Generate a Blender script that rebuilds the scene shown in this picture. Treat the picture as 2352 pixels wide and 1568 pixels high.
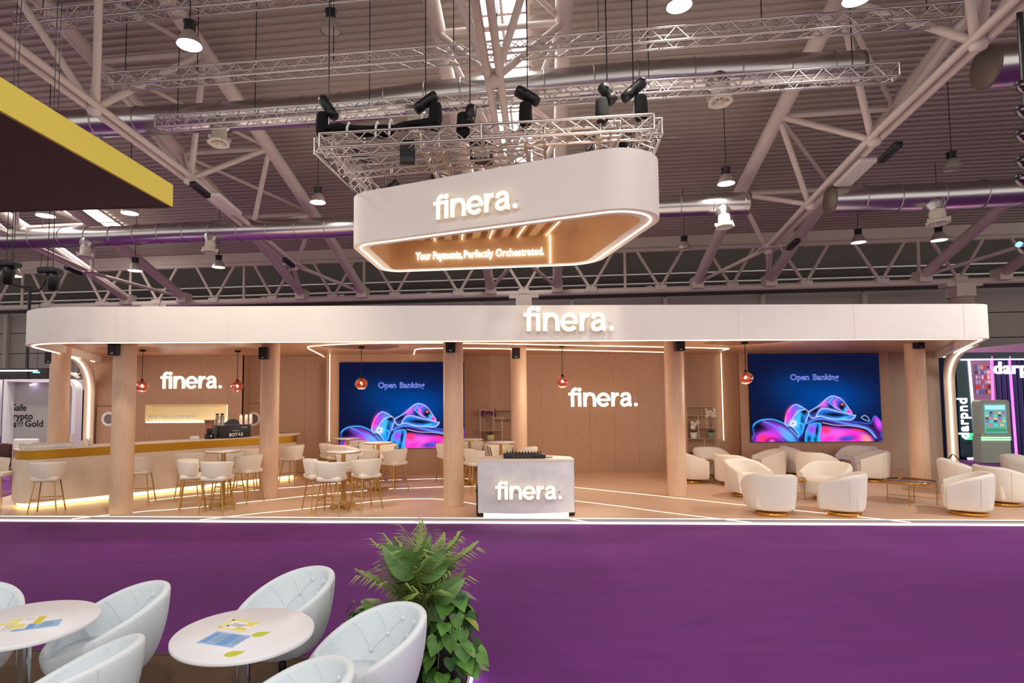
import bpy, math, random
import numpy as np
from mathutils import Vector, Matrix, Quaternion
random.seed(7)
PI=math.pi
for _o in list(bpy.data.objects): bpy.data.objects.remove(_o)
SC=bpy.context.scene; COL=SC.collection
# ------------------------------------------------------------------ camera, world, exposure
F=1360.; CX=1080.; CY=825.; TILT=math.radians(3.4); ROLL=0.006; CZ=2.24
cam_d=bpy.data.cameras.new('camera'); cam=bpy.data.objects.new('camera',cam_d); COL.objects.link(cam)
RM=Matrix.Rotation(PI/2+TILT,3,'X') @ Matrix.Rotation(-ROLL,3,'Z')
cam.matrix_world=Matrix.Translation((0,0,CZ)) @ RM.to_4x4()
cam_d.sensor_width=36; cam_d.sensor_fit='HORIZONTAL'; cam_d.lens=F/2352*36
cam_d.shift_x=(1176-CX)/2352; cam_d.shift_y=(CY-784)/2352
cam_d.clip_start=0.05; cam_d.clip_end=300
SC.camera=cam
w=bpy.data.worlds.new('hall_ambient'); SC.world=w; w.use_nodes=True
bg=w.node_tree.nodes['Background']; bg.inputs[0].default_value=(1,.95,.87,1); bg.inputs[1].default_value=0.85
vs=SC.view_settings; vs.view_transform='Standard'; vs.look='None'; vs.gamma=1; vs.use_curve_mapping=False; vs.exposure=0.45

def light(name,typ,loc,energy,color=(1,.9,.8),size=.2,target=None,spot=120,blend=.6):
    d=bpy.data.lights.new(name,typ); d.energy=energy; d.color=color
    if typ=='SPOT': d.spot_size=math.radians(spot); d.spot_blend=blend; d.shadow_soft_size=size
    elif typ=='AREA': d.size=size
    else: d.shadow_soft_size=size
    o=bpy.data.objects.new(name,d); COL.objects.link(o); o.location=loc
    if target is not None:
        o.rotation_euler=(Vector(target)-Vector(loc)).to_track_quat('-Z','Y').to_euler()
    return o
# high bay lamps of the part of the hall behind the photographer, same grid as those in view
for i,(x,y) in enumerate(((-9,2),(0,-1),(9,2),(-5,-9),(6,-9))):
    light('hall_lamp_light','SPOT',(x,y,10.5),800,(1,.93,.86),.3,(x,y+1.5,0),150,.8)
# front wash: one by the lighting pole at the right, two added without fixtures
light('front_wash_light','SPOT',(12.5,7.2,6.6),800,(1,.93,.88),.25,(7,11.5,0),62,.7)
light('front_wash_light','SPOT',(2.6,8.6,8.6),800,(1,.92,.82),.25,(0.5,11.0,0.3),48,.8)  # added wash on the desk area, no lamp stands here
light('front_wash_light','SPOT',(-3.6,7.2,8.2),700,(1,.86,.68),.25,(-4.5,11.5,0.3),62,.8)  # added warm wash on the left floor, without a fixture

# ------------------------------------------------------------------ geometry of the shot (used to survey the place)
def ray(px,py): return RM @ Vector(((px-CX)/F,-(py-CY)/F,-1))
CAMP=Vector((0,0,CZ))
def onz(px,py,z): d=ray(px,py); return CAMP+d*((z-CZ)/d.z)
def ony(px,py,Y): d=ray(px,py); return CAMP+d*(Y/d.y)
PSI=math.atan(.13); HU=Vector((math.cos(PSI),-math.sin(PSI),0)); HV=Vector((math.sin(PSI),math.cos(PSI),0))
def H(a,b,z): return HU*a+HV*b+Vector((0,0,z))
def onb(px,py,b): d=ray(px,py); return CAMP+d*(b/d.dot(HV))

# ------------------------------------------------------------------ materials
def hexc(r,g,b):
    f=lambda c:(c/255/12.92 if c/255<=.04045 else ((c/255+.055)/1.055)**2.4)
    return (f(r),f(g),f(b),1)
MATS={}
def mat(name,col,rough=.6,metal=0,noise=None,bump=0,scale=8,stretch=(1,1,1),var=.12,emit=None,estr=0,trans=0,alpha=1,ior=1.45,sheen=0,detail=3):
    if name in MATS: return MATS[name]
    m=bpy.data.materials.new(name); m.use_nodes=True; nt=m.node_tree; p=nt.nodes['Principled BSDF']
    if len(col)==3: col=(*col,1)
    p.inputs['Base Color'].default_value=col; p.inputs['Roughness'].default_value=rough; p.inputs['Metallic'].default_value=metal
    if trans: p.inputs['Transmission Weight'].default_value=trans; p.inputs['IOR'].default_value=ior
    if alpha<1: p.inputs['Alpha'].default_value=alpha
    if sheen: p.inputs['Sheen Weight'].default_value=sheen
    if emit: p.inputs['Emission Color'].default_value=(*emit[:3],1); p.inputs['Emission Strength'].default_value=estr
    if noise or bump:
        tc=nt.nodes.new('ShaderNodeTexCoord'); mp=nt.nodes.new('ShaderNodeMapping'); mp.inputs['Scale'].default_value=stretch
        nz=nt.nodes.new('ShaderNodeTexNoise'); nz.inputs['Scale'].default_value=scale; nz.inputs['Detail'].default_value=detail
        nt.links.new(tc.outputs['Object'],mp.inputs[0]); nt.links.new(mp.outputs[0],nz.inputs['Vector'])
        if noise:
            r=nt.nodes.new('ShaderNodeValToRGB'); r.color_ramp.elements[0].position=.3; r.color_ramp.elements[1].position=.72
            r.color_ramp.elements[0].color=(col[0]*(1-var),col[1]*(1-var),col[2]*(1-var),1)
            r.color_ramp.elements[1].color=(min(1,col[0]*(1+var)),min(1,col[1]*(1+var)),min(1,col[2]*(1+var)),1)
            nt.links.new(nz.outputs['Fac'],r.inputs[0]); nt.links.new(r.outputs[0],p.inputs['Base Color'])
        if bump:
            b=nt.nodes.new('ShaderNodeBump'); b.inputs['Strength'].default_value=bump; b.inputs['Distance'].default_value=.01
            nt.links.new(nz.outputs['Fac'],b.inputs['Height']); nt.links.new(b.outputs[0],p.inputs['Normal'])
    MATS[name]=m; return m
def emat(name,col,s):
    if name in MATS: return MATS[name]
    m=bpy.data.materials.new(name); m.use_nodes=True; nt=m.node_tree; nt.nodes.clear()
    e=nt.nodes.new('ShaderNodeEmission'); o=nt.nodes.new('ShaderNodeOutputMaterial')
    e.inputs[0].default_value=(*col[:3],1); e.inputs[1].default_value=s; nt.links.new(e.outputs[0],o.inputs[0])
    MATS[name]=m; return m
M_carpet=mat('purple_carpet',hexc(102,34,116),.95,noise=1,bump=.25,scale=1.2,stretch=(1,3,1),var=.10,detail=8)
M_woodwall=mat('oak_veneer_wall',hexc(186,147,121),.55,noise=1,scale=14,stretch=(6,6,.22),var=.13,bump=.05,detail=6)
M_woodcol=mat('oak_veneer_column',hexc(222,186,155),.5,noise=1,scale=12,stretch=(5,5,.3),var=.10,detail=6)
M_woodfloor=mat('oak_laminate_floor',hexc(222,188,158),.42,noise=1,scale=5,stretch=(.5,14,1),var=.08,detail=5)
M_woodceil=mat('oak_ceiling',hexc(196,152,116),.42,noise=1,scale=5,stretch=(.5,10,1),var=.08,detail=5)
M_signwood=mat('oak_sign_lining',hexc(214,168,118),.5,noise=1,scale=6,stretch=(1,1,10),var=.08)
M_white=mat('white_fascia',hexc(244,238,230),.6,noise=1,scale=2,var=.02)
M_whitepl=mat('white_plastic',hexc(238,238,240),.35)
M_boucle=mat('cream_boucle',hexc(240,232,220),.95,noise=1,bump=.5,scale=90,var=.05,sheen=.3)
M_stoolfab=mat('cream_velvet',hexc(238,228,212),.9,noise=1,bump=.3,scale=60,var=.05,sheen=.3)
M_gold=mat('polished_gold',hexc(224,172,84),.14,1)
M_brass=mat('brushed_brass',hexc(196,158,92),.32,1)
M_goldband=mat('gold_band',hexc(192,140,40),.38,.85,noise=1,scale=200,var=.10)
M_stone=mat('pale_plaster',hexc(226,208,188),.75,noise=1,scale=3.5,var=.08,detail=8,bump=.05)
M_concrete=mat('grey_concrete',hexc(226,223,224),.8,noise=1,scale=6,var=.07,detail=9,bump=.08)
M_black=mat('black_plastic',hexc(22,21,22),.45)
M_blackfab=mat('black_fabric',hexc(16,15,16),.95)
M_alu=mat('aluminium_tube',hexc(205,200,196),.28,1)
M_steel=mat('painted_roof_steel',hexc(206,190,180),.55,noise=1,scale=1.5,var=.04)
M_deck=mat('roof_deck_sheet',hexc(174,161,149),.5,.15,noise=1,scale=.6,stretch=(.3,1,1),var=.06)
M_duct=mat('galvanised_duct',hexc(200,196,196),.27,1,bump=.25,scale=1.2,stretch=(.6,2,2))
M_ductseam=mat('duct_seam',hexc(170,166,164),.35,1)
M_led=emat('warm_led',(1,.82,.56),3.2)
M_ledw=emat('white_led',(1,.88,.70),3.6)
M_ledbase=emat('counter_base_led',(1,.74,.34),4.5)
M_ledfloor=emat('floor_led',(1,.84,.60),2.6)
M_letter=emat('lit_letter_face',(1,.95,.89),2.3)
M_lampglow=emat('lamp_glow',(1,.88,.80),30)
M_chrome=mat('chrome',hexc(210,212,215),.08,1)
M_leather=mat('white_leatherette',hexc(226,236,243),.45,noise=1,bump=.12,scale=40,var=.02)
M_seam=mat('seam_thread',hexc(214,223,230),.6)
M_tabletop=mat('white_table_laminate',hexc(236,236,242),.4)
M_platform=mat('brown_platform',hexc(92,72,52),.9,noise=1,bump=.2,scale=30,var=.1)

# ------------------------------------------------------------------ mesh builder
class MB:
    def __init__(s): s.v=[]; s.f=[]; s.sm=[]
    def add(s,v,f,smooth=False):
        n=len(s.v); s.v+= [tuple(p) for p in v]; s.f+=[tuple(i+n for i in q) for q in f]; s.sm+=[smooth]*len(f); return s
    def box(s,c,d,rz=0,M=None):
        x,y,z=d[0]/2,d[1]/2,d[2]/2
        v=[Vector((a*x,b*y,e*z)) for a in(-1,1) for b in(-1,1) for e in(-1,1)]
        if M is None: M=Matrix.Rotation(rz,3,'Z')
        c=Vector(c); v=[M@p+c for p in v]
        return s.add(v,[(0,1,3,2),(4,6,7,5),(0,4,5,1),(2,3,7,6),(0,2,6,4),(1,5,7,3)])
    def rbox(s,c,d,r,rz=0,k=3):
        # rounded-edge box: rounded plan outline with softened top and bottom
        pl=rrect(d[0],d[1],min(r,d[0]/2.01,d[1]/2.01),k); rings=[]
        for t in range(k+1):
            a=PI/2*t/k; rings.append((r*(1-math.sin(a)),-d[2]/2+r*(1-math.cos(a))) )
        rings=[(r*(1-math.sin(PI/2*t/k)),-d[2]/2+r*(1-math.cos(PI/2*t/k))) for t in range(k+1)]
        rings+=[(q[0],-q[1]) for q in reversed(rings)]
        M=Matrix.Rotation(rz,3,'Z'); c=Vector(c); V=[]; n=len(pl)
        for ins,z in rings:
            fx=(d[0]/2-ins)/(d[0]/2); fy=(d[1]/2-ins)/(d[1]/2)
            V+=[M@Vector((x*fx,y*fy,z))+c for x,y in pl]
        Fc=[]
        for i in range(len(rings)-1):
            for j in range(n): Fc.append((i*n+j,i*n+(j+1)%n,(i+1)*n+(j+1)%n,(i+1)*n+j))
        Fc.append(tuple(reversed(range(n)))); Fc.append(tuple(range((len(rings)-1)*n,len(rings)*n)))
        return s.add(V,Fc,True)
    def tube(s,p0,p1,r,n=8,r1=None,smooth=True):
        p0=Vector(p0);p1=Vector(p1); d=(p1-p0)
        if d.length<1e-6: return s
        q=d.to_track_quat('Z','Y'); r1=r if r1 is None else r1; V=[]
        for k,(p,rr) in enumerate(((p0,r),(p1,r1))):
            V+=[p+q@Vector((rr*math.cos(2*PI*i/n),rr*math.sin(2*PI*i/n),0)) for i in range(n)]
        s.add(V,[(i,(i+1)%n,n+(i+1)%n,n+i) for i in range(n)],smooth)
        s.add(V,[tuple(reversed(range(n))),tuple(range(n,2*n))]); return s
    def path(s,pts,r,n=6,closed=False,radii=None):
        pts=[Vector(p) for p in pts]; N=len(pts); V=[]; up=Vector((0,0,1))
        prev=None
        for i,p in enumerate(pts):
            a=pts[(i-1)%N] if (closed or i>0) else p; b=pts[(i+1)%N] if (closed or i<N-1) else p
            t=(b-a).normalized()
            if prev is None:
                ref=up if abs(t.dot(up))<.95 else Vector((1,0,0)); x=t.cross(ref).normalized()
            else:
                x=(prev-t*prev.dot(t))
                x=x.normalized() if x.length>1e-5 else t.cross(up).normalized()
            prev=x; y=t.cross(x); rr=radii[i] if radii else r
            V+=[p+x*(rr*math.cos(2*PI*k/n))+y*(rr*math.sin(2*PI*k/n)) for k in range(n)]
        Fc=[]
        for i in range(N if closed else N-1):
            j=(i+1)%N
            for k in range(n): Fc.append((i*n+k,i*n+(k+1)%n,j*n+(k+1)%n,j*n+k))
        s.add(V,Fc,True)
        if not closed: s.add(V,[tuple(reversed(range(n))),tuple(range((N-1)*n,N*n))])
        return s
    def lathe(s,prof,n=24,c=(0,0,0),smooth=True,M=None,cap=False):
        V=[]; c=Vector(c)
        for r,z in prof:
            for i in range(n):
                p=Vector((r*math.cos(2*PI*i/n),r*math.sin(2*PI*i/n),z)); V.append((M@p if M else p)+c)
        Fc=[]
        for i in range(len(prof)-1):
            for k in range(n): Fc.append((i*n+k,i*n+(k+1)%n,(i+1)*n+(k+1)%n,(i+1)*n+k))
        s.add(V,Fc,smooth)
        caps=[]
        if cap and prof[0][0]>1e-4: caps.append(tuple(reversed(range(n))))
        if cap and prof[-1][0]>1e-4: caps.append(tuple(range((len(prof)-1)*n,len(prof)*n)))
        if caps: s.add(V,caps)
        return s
    def prism(s,poly,z0,z1,smooth=False):
        n=len(poly); V=[(p[0],p[1],z0) for p in poly]+[(p[0],p[1],z1) for p in poly]
        s.add(V,[(i,(i+1)%n,n+(i+1)%n,n+i) for i in range(n)],smooth)
        s.add(V,[tuple(reversed(range(n))),tuple(range(n,2*n))]); return s
    def wall(s,pts,z0,z1,smooth=True,closed=False):
        n=len(pts); V=[(p[0],p[1],z0) for p in pts]+[(p[0],p[1],z1) for p in pts]
        m=n if closed else n-1
        return s.add(V,[(i,(i+1)%n,n+(i+1)%n,n+i) for i in range(m)],smooth)
    def grid(s,fn,nu,nv,closeu=False,smooth=True):
        V=[fn(i/(nu if closeu else nu-1),j/(nv-1)) for i in range(nu) for j in range(nv)]; Fc=[]
        for i in range(nu if closeu else nu-1):
            for j in range(nv-1):
                a=i*nv+j; b=((i+1)%nu)*nv+j; Fc.append((a,b,b+1,a+1))
        return s.add(V,Fc,smooth)
    def ribbon(s,pts,w,d,ox=0,oy=0,sc=1):
        # stroke of width w in the XZ plane extruded to depth d towards -Y
        P=[Vector((p[0]*sc+ox,0,p[1]*sc+oy)) for p in pts]; N=len(P); L=[];Rr=[]; hw=w*sc/2
        for i,p in enumerate(P):
            a=P[max(i-1,0)]; b=P[min(i+1,N-1)]; t=(b-a).normalized(); nn=Vector((-t.z,0,t.x)); L.append(p+nn*hw); Rr.append(p-nn*hw)
        V=L+Rr+[q+Vector((0,-d,0)) for q in L+Rr]; Fc=[]
        for i in range(N-1):
            Fc+=[(i,i+1,N+i+1,N+i),(2*N+i,3*N+i,3*N+i+1,2*N+i+1),(i,2*N+i,2*N+i+1,i+1),(N+i,N+i+1,3*N+i+1,3*N+i)]
        Fc+=[(0,N,3*N,2*N),(N-1,3*N-1,4*N-1,2*N-1)]
        return s.add(V,Fc)
    def mesh(s,name,m):
        me=bpy.data.meshes.new(name); me.from_pydata(s.v,[],s.f); me.materials.append(m)
        me.polygons.foreach_set('use_smooth',s.sm); me.update(); return me
    def build(s,name,m,parent=None,loc=None,rz=0,label=None,cat=None,group=None,kind=None):
        o=bpy.data.objects.new(name,s.mesh(name,m)); COL.objects.link(o)
        if parent is not None: o.parent=parent
        if loc is not None: o.location=loc
        if rz: o.rotation_euler=(0,0,rz)
        return tag(o,label,cat,group,kind)
def tag(o,label=None,cat=None,group=None,kind=None):
    if label: o['label']=label
    if cat: o['category']=cat
    if group: o['group']=group
    if kind: o['kind']=kind
    return o
def thing(name,label,cat,loc=(0,0,0),rz=0,group=None,kind=None):
    o=bpy.data.objects.new(name,None); COL.objects.link(o); o.empty_display_size=.1
    o.location=loc; o.rotation_euler=(0,0,rz); return tag(o,label,cat,group,kind)
KIDS={}
def kids(o): return [c for c in o.children]
def copy_tree(o,parent=None):
    c=o.copy(); COL.objects.link(c); c.parent=parent
    for ch in o.children: copy_tree(ch,c)
    return c
def rrect(wx,wy,r,k=4):
    out=[]
    for cx,cy,a0 in((wx/2-r,wy/2-r,0),(-wx/2+r,wy/2-r,PI/2),(-wx/2+r,-wy/2+r,PI),(wx/2-r,-wy/2+r,1.5*PI)):
        for i in range(k+1):
            a=a0+PI/2*i/k; out.append((cx+r*math.cos(a),cy+r*math.sin(a)))
    return out
def round_poly(pts,radii,k=8,closed=True):
    out=[]; n=len(pts)
    for i,p in enumerate(pts):
        if (not closed and i in(0,n-1)) or radii[i]==0: out.append(Vector(p[:2])); continue
        p=Vector(p[:2]); a=Vector(pts[i-1][:2]); b=Vector(pts[(i+1)%n][:2]); da=(a-p).normalized(); db=(b-p).normalized()
        ang=da.angle(db); r=radii[i]; t=min(r/math.tan(ang/2),.49*(a-p).length,.49*(b-p).length); r=t*math.tan(ang/2)
        c=p+(da+db).normalized()*(r/math.sin(ang/2)); s0=p+da*t-c; s1=p+db*t-c
        a0=math.atan2(s0.y,s0.x); a1=math.atan2(s1.y,s1.x); d=(a1-a0+PI)%(2*PI)-PI
        out+=[c+Vector((math.cos(a0+d*j/k),math.sin(a0+d*j/k)))*r for j in range(k+1)]
    return out
def offset_path(pts,off,closed=False):
    n=len(pts); out=[]
    for i,p in enumerate(pts):
        p=Vector(p[:2]); a=Vector(pts[(i-1)%n][:2]) if (closed or i>0) else p; b=Vector(pts[(i+1)%n][:2]) if (closed or i<n-1) else p
        t=(b-a)
        t=t.normalized() if t.length>1e-9 else Vector((1,0)); out.append(p+Vector((-t.y,t.x))*off)
    return out
def catmull(pts,k=6,closed=False):
    pts=[Vector(p) for p in pts]; n=len(pts); out=[]
    for i in range(n if closed else n-1):
        p0=pts[(i-1)%n] if (closed or i>0) else pts[i]; p1=pts[i]; p2=pts[(i+1)%n]; p3=pts[(i+2)%n] if (closed or i<n-2) else p2
        for j in range(k):
            t=j/k; out.append(.5*((2*p1)+(p2-p0)*t+(2*p0-5*p1+4*p2-p3)*t*t+(3*p1-p0-3*p2+p3)*t**3))
    if not closed: out.append(pts[-1])
    return out
UC={}
def tubeobj(name,p0,p1,r,m,parent,org,n=10):
    key=(m.name,n)
    if key not in UC: UC[key]=MB().tube((0,0,0),(0,0,1),1,n).mesh('tube',m)
    o=bpy.data.objects.new(name,UC[key]); COL.objects.link(o); p0=Vector(p0);p1=Vector(p1); d=p1-p0
    o.parent=parent; o.rotation_mode='QUATERNION'; o.rotation_quaternion=d.to_track_quat('Z','Y'); o.location=p0-Vector(org); o.scale=(r,r,d.length)
    return o
def text_mesh(txt,size,depth,m,name,bold=0,align='LEFT',spacing=1.0):
    cu=bpy.data.curves.new('tx','FONT'); cu.body=txt; cu.size=size; cu.extrude=depth/2; cu.offset=bold; cu.align_x=align; cu.space_character=spacing; cu.resolution_u=3
    o=bpy.data.objects.new('tx',cu); COL.objects.link(o); bpy.context.view_layer.update()
    me=bpy.data.meshes.new_from_object(o.evaluated_get(bpy.context.evaluated_depsgraph_get()))
    bpy.data.objects.remove(o); bpy.data.curves.remove(cu); me.name=name; me.materials.clear(); me.materials.append(m)
    me.transform(Matrix.Rotation(PI/2,4,'X')); return me     # text now stands in XZ, faces -Y
def zcable(p): return zdeck(Vector(p).dot(HV))-.02
def place_text(txt,size,depth,m,name,parent=None,loc=(0,0,0),rz=0,rot=None,bold=0,align='LEFT',spacing=1.0,**kw):
    o=bpy.data.objects.new(name,text_mesh(txt,size,depth,m,name,bold,align,spacing)); COL.objects.link(o)
    if parent is not None: o.parent=parent
    o.location=loc; o.rotation_euler=rot if rot else (0,0,rz); return tag(o,**kw)
# ================================================================== HALL
B0=28.1
MB().box((0,15,-.05),(110,70,.1)).build('floor',M_carpet,kind='structure',label='purple exhibition carpet covering the hall floor')
# roof deck: corrugated sheet, ribs along the hall's width
def zdeck(b): return 9.45+.2*(28.6-b)
mb=MB(); P=.25; b=28.8; rows=[]
while b>-9:
    for db,dz in((0,0),(.08,0),(.11,.07),(.22,.07)): rows.append((b-db,dz))
    b-=P
V=[];Fc=[]
for i,(bb,dz) in enumerate(rows): V+=[H(-46,bb,zdeck(bb)+dz),H(46,bb,zdeck(bb)+dz)]
for i in range(len(rows)-1): Fc.append((2*i,2*i+1,2*i+3,2*i+2))
mb.add(V,Fc).build('ceiling',M_deck,kind='structure',label='corrugated metal roof deck above the trusses')
# skylight strip, panes in a frame
def skylight(name,ac,b0,b1,wd,label):
    r=thing(name,label,'skylight',H(ac,b0,zdeck(b0)-.05),kind='structure'); org=Vector(r.location)
    fr=MB(); bb=b0; mp=emat('skylight_pane',(1,.97,.95),9)
    nrm=Vector((0,0,1))
    def slab(a0,a1,bA,bB,dz0,dz1):
        V=[H(a,bq,zdeck(bq)+dz)-org for dz in(dz0,dz1) for a,bq in((a0,bA),(a1,bA),(a1,bB),(a0,bB))]
        return V,[(0,1,2,3),(4,7,6,5),(0,4,5,1),(1,5,6,2),(2,6,7,3),(3,7,4,0)]
    while bb<b1:
        for s in(-1,1):
            x0,x1=(ac-wd/2,ac-.04) if s<0 else (ac+.04,ac+wd/2)
            MB().add(*slab(x0,x1,bb,min(bb+1.9,b1)-.08,-.06,-.03)).build('pane',mp,r)
        fr.add(*slab(ac-wd/2-.1,ac+wd/2+.1,bb-.08,bb,-.09,-.02)); bb+=1.9
    for a0,a1 in((ac-wd/2-.1,ac-wd/2),(ac-.04,ac+.04),(ac+wd/2,ac+wd/2+.1)): fr.add(*slab(a0,a1,b0,b1,-.09,-.02))
    fr.build('frame',M_steel,r)
skylight('window_1',-1.05,13,26,1.25,'bright skylight strip between the middle roof truss chords')
skylight('window_2',-20.3,13,26,1.6,'bright skylight seen under the yellow banner at far left')
# black vent louvres at the head of the middle skylight
r=thing('roof_vent','black louvred roof vent above the middle skylight','vent',H(-1.05,12,12.35))
for s in(-1,1):
    mb=MB()
    for k in range(9): mb.box((s*.62,-.9+k*.2,.02*(k%2)-.04*abs(s)),(1.1,.15,.05))
    mb.build('louvre_flap',M_black,r)
    MB().box((s*.62,0,.06),(1.15,2.1,.04)).build('frame',M_black,r)
# far wall: dark upper wall, light cladding panels below
r=tag(MB().add([H(-46,31.2,0),H(46,31.2,0),H(46,31.2,14),H(-46,31.2,14)],[(0,1,2,3)]).build('wall_back',mat('dark_upper_wall',hexc(58,50,46),.8,noise=1,scale=.5,var=.1)),kind='structure',label='far end wall of the hall with grey cladding panels')
mp=mat('grey_cladding',hexc(150,140,134),.6,noise=1,scale=.4,stretch=(1,1,3),var=.05)
me=MB().box((0,0,0),(4.6,.08,1.16)).mesh('cladding_panel',mp)
for i in range(-8,9):
    for k in range(6):
        o=bpy.data.objects.new('cladding_panel',me); COL.objects.link(o); o.parent=r; o.location=H(i*4.7-1.05,31.1,.6+k*1.2); o.rotation_euler=(0,0,-PSI)
mpost=mat('wall_post',hexc(168,156,148),.6)
me=MB().box((0,0,3.55),(.22,.2,7.1)).mesh('wall_post',mpost)
for i in range(-8,9):
    o=bpy.data.objects.new('wall_post',me); COL.objects.link(o); o.parent=r; o.location=H(i*4.7-3.4,30.95,0); o.rotation_euler=(0,0,-PSI)
# services on the dark wall: pipes
for k,(z,b) in enumerate(((7.45,30.7),(7.8,30.8),(8.3,30.9))):
    tag(MB().tube(H(-40,b,z),H(40,b,z),.07,8).build('service_pipe',M_ductseam),('lowest','middle','highest')[k]+' of three thin pipes along the dark far wall behind the truss','pipe',)
for k,a in enumerate((-15.5,-11,-6.2,-1.2,5.2,10.8,17.5)):
    r=thing('junction_box',('leftmost','second','third','middle','fifth','sixth','rightmost')[k]+' small pale box of the row on the dark far wall','box',H(a,30.75,7.55))
    MB().box((0,0,0),(.28,.12,.28),-PSI).build('housing',mpost,r); MB().box((0,-.07,.02),(.16,.02,.16),-PSI).build('lid',M_whitepl,r)

def far_truss():
    r=thing('girder_truss','long pale steel girder truss running across the far end of the hall','roof truss',H(0,B0,7.0)); org=Vector(r.location)
    tubeobj('bottom_chord',H(-40,B0,7.03),H(40,B0,7.03),.15,M_steel,r,org)
    tubeobj('top_chord',H(-40,B0,8.92),H(40,B0,8.92),.11,M_steel,r,org)
    a=-1.05-3.15*11
    k=0
    while a<36:
        for da in(-1.05,1.05): tubeobj('web_strut',H(a,B0,7.1),H(a+da,B0,8.9),.075,M_steel,r,org,8)
        if k%2==0: tubeobj('web_post',H(a+1.57,B0,7.1),H(a+1.57,B0,8.9),.07,M_steel,r,org,8)
        MB().box(H(a,B0-.02,7.12)-org,(.5,.34,.22),-PSI).build('gusset',M_steel,r); a+=3.15; k+=1
    MB().add([H(-42,B0+.1,9.05)-org,H(42,B0+.1,9.05)-org,H(42,B0+.1,9.55)-org,H(-42,B0+.1,9.55)-org,H(-42,B0+.3,9.05)-org,H(42,B0+.3,9.05)-org],[(0,1,2,3),(0,4,5,1)]).build('edge_beam',M_steel,r)
far_truss()
ZT=[(28.1,7.25),(23.3,8.87),(17.3,10.55),(12.5,11.85),(6,13.5),(-4,15.6)]
ZB=[(23.6,7.7),(20,8.22),(16.2,8.72),(12.4,9.05),(6,9.55),(-4,10)]
def interp(T,b):
    for (b0,z0),(b1,z1) in zip(T,T[1:]):
        if b<=b0+1e-6 and b>=b1-1e-6: return z0+(z1-z0)*(b0-b)/(b0-b1)
    return T[-1][1]
def v_truss(ac,label):
    r=thing('roof_truss',label,'roof truss',H(ac,B0,7.2)); org=Vector(r.location)
    for s in(-1,1):
        mb=MB(); mb.path([H(ac+1.57*s,b,z)-org for b,z in ZT],.21,12); mb.build('top_chord',M_steel,r)
        mb=MB(); mb.path([H(ac+.13*s,b,z)-org for b,z in ZB],.085,8); mb.build('bottom_chord',M_steel,r)
        tubeobj('end_brace',H(ac+.1*s,23.6,7.7),H(ac+1.5*s,27.9,7.3),.08,M_steel,r,org)
        MB().box(H(ac+1.57*s,28.0,7.25)-org,(.5,.6,.5),-PSI).build('shoe',M_steel,r)
    bn=[23.6,19.85,16.1,12.35,8.6,4.85]; tn=[21.75,18.0,14.25,10.5,6.75]
    MB().box(H(ac,23.6,7.7)-org,(.7,.9,.06),-PSI).build('gusset',M_steel,r)
    for k,b in enumerate(bn):
        zb=interp(ZB,b)
        for t in tn:
            if abs(abs(t-b)-1.87)<.2:
                for s in(-1,1): tubeobj('web_strut',H(ac+.05*s,b,zb),H(ac+1.57*s,t,interp(ZT,t)),.085,M_steel,r,org)
        MB().lathe([(.0,-.2),(.14,-.16),(.18,0),(.14,.14),(0,.2)],10,H(ac,b,zb)-org).build('node',M_steel,r)
    for k,t in enumerate(tn):
        zt=interp(ZT,t); tubeobj('cross_strut',H(ac-1.57,t,zt),H(ac+1.57,t,zt),.08,M_steel,r,org)
        if k: tubeobj('diagonal_strut',H(ac-1.57,t,zt),H(ac+1.57,tn[k-1],interp(ZT,tn[k-1])),.065,M_steel,r,org)
    # lighting/cable fittings clamped under the bottom chord
    for b in(17.6,):
        mb=MB(); mb.rbox((0,0,0),(.5,1.5,.14),.06); o=mb.build('fitting_housing',mat('fitting_grey',hexc(205,196,190),.5),r); o.location=H(ac+.25,b,interp(ZB,b)-.12)-org; o.rotation_euler=(math.atan(-.13),0,-PSI)
    for b in(16.5,22.6):
        o=MB().rbox((0,0,0),(.2,.85,.16),.04).build('black_fitting',M_black,r); o.location=H(ac+.36,b-.4,interp(ZB,b)-.32)-org; o.rotation_euler=(math.atan(-.13),0,-PSI)
TA=[-1.05+9.47*i for i in(-2,-1,0,1,2)]
for a,l in zip(TA,('pale steel roof truss at the far left, behind the yellow banner','pale steel roof truss descending from upper left towards the hanging sign','pale steel roof truss in the middle under the bright skylight','pale steel roof truss descending from upper right towards the hanging sign','pale steel roof truss at the far right edge')): v_truss(a,l)
# concrete columns carrying the girder
for a,l in((-1.05-18.94,'round concrete hall column at far left, mostly hidden by the canopy'),(-1.05,'round concrete hall column behind the canopy below the hanging sign'),(-1.05+18.94,'round concrete hall column at right behind the canopy end')):
    r=thing('hall_column',l,'column',H(a,B0,0)); MB().lathe([(.48,0),(.48,6.1),(.44,6.15),(.44,6.3),(.52,6.32)],28).build('shaft',mat('concrete_column',hexc(178,158,146),.8,noise=1,scale=2,var=.06),r)
    MB().box((0,0,6.62),(.75,.75,.6),-PSI).build('bearing',M_steel,r); MB().box((0,0,6.85),(1.4,.6,.15),-PSI).build('cap_plate',M_steel,r)

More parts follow.
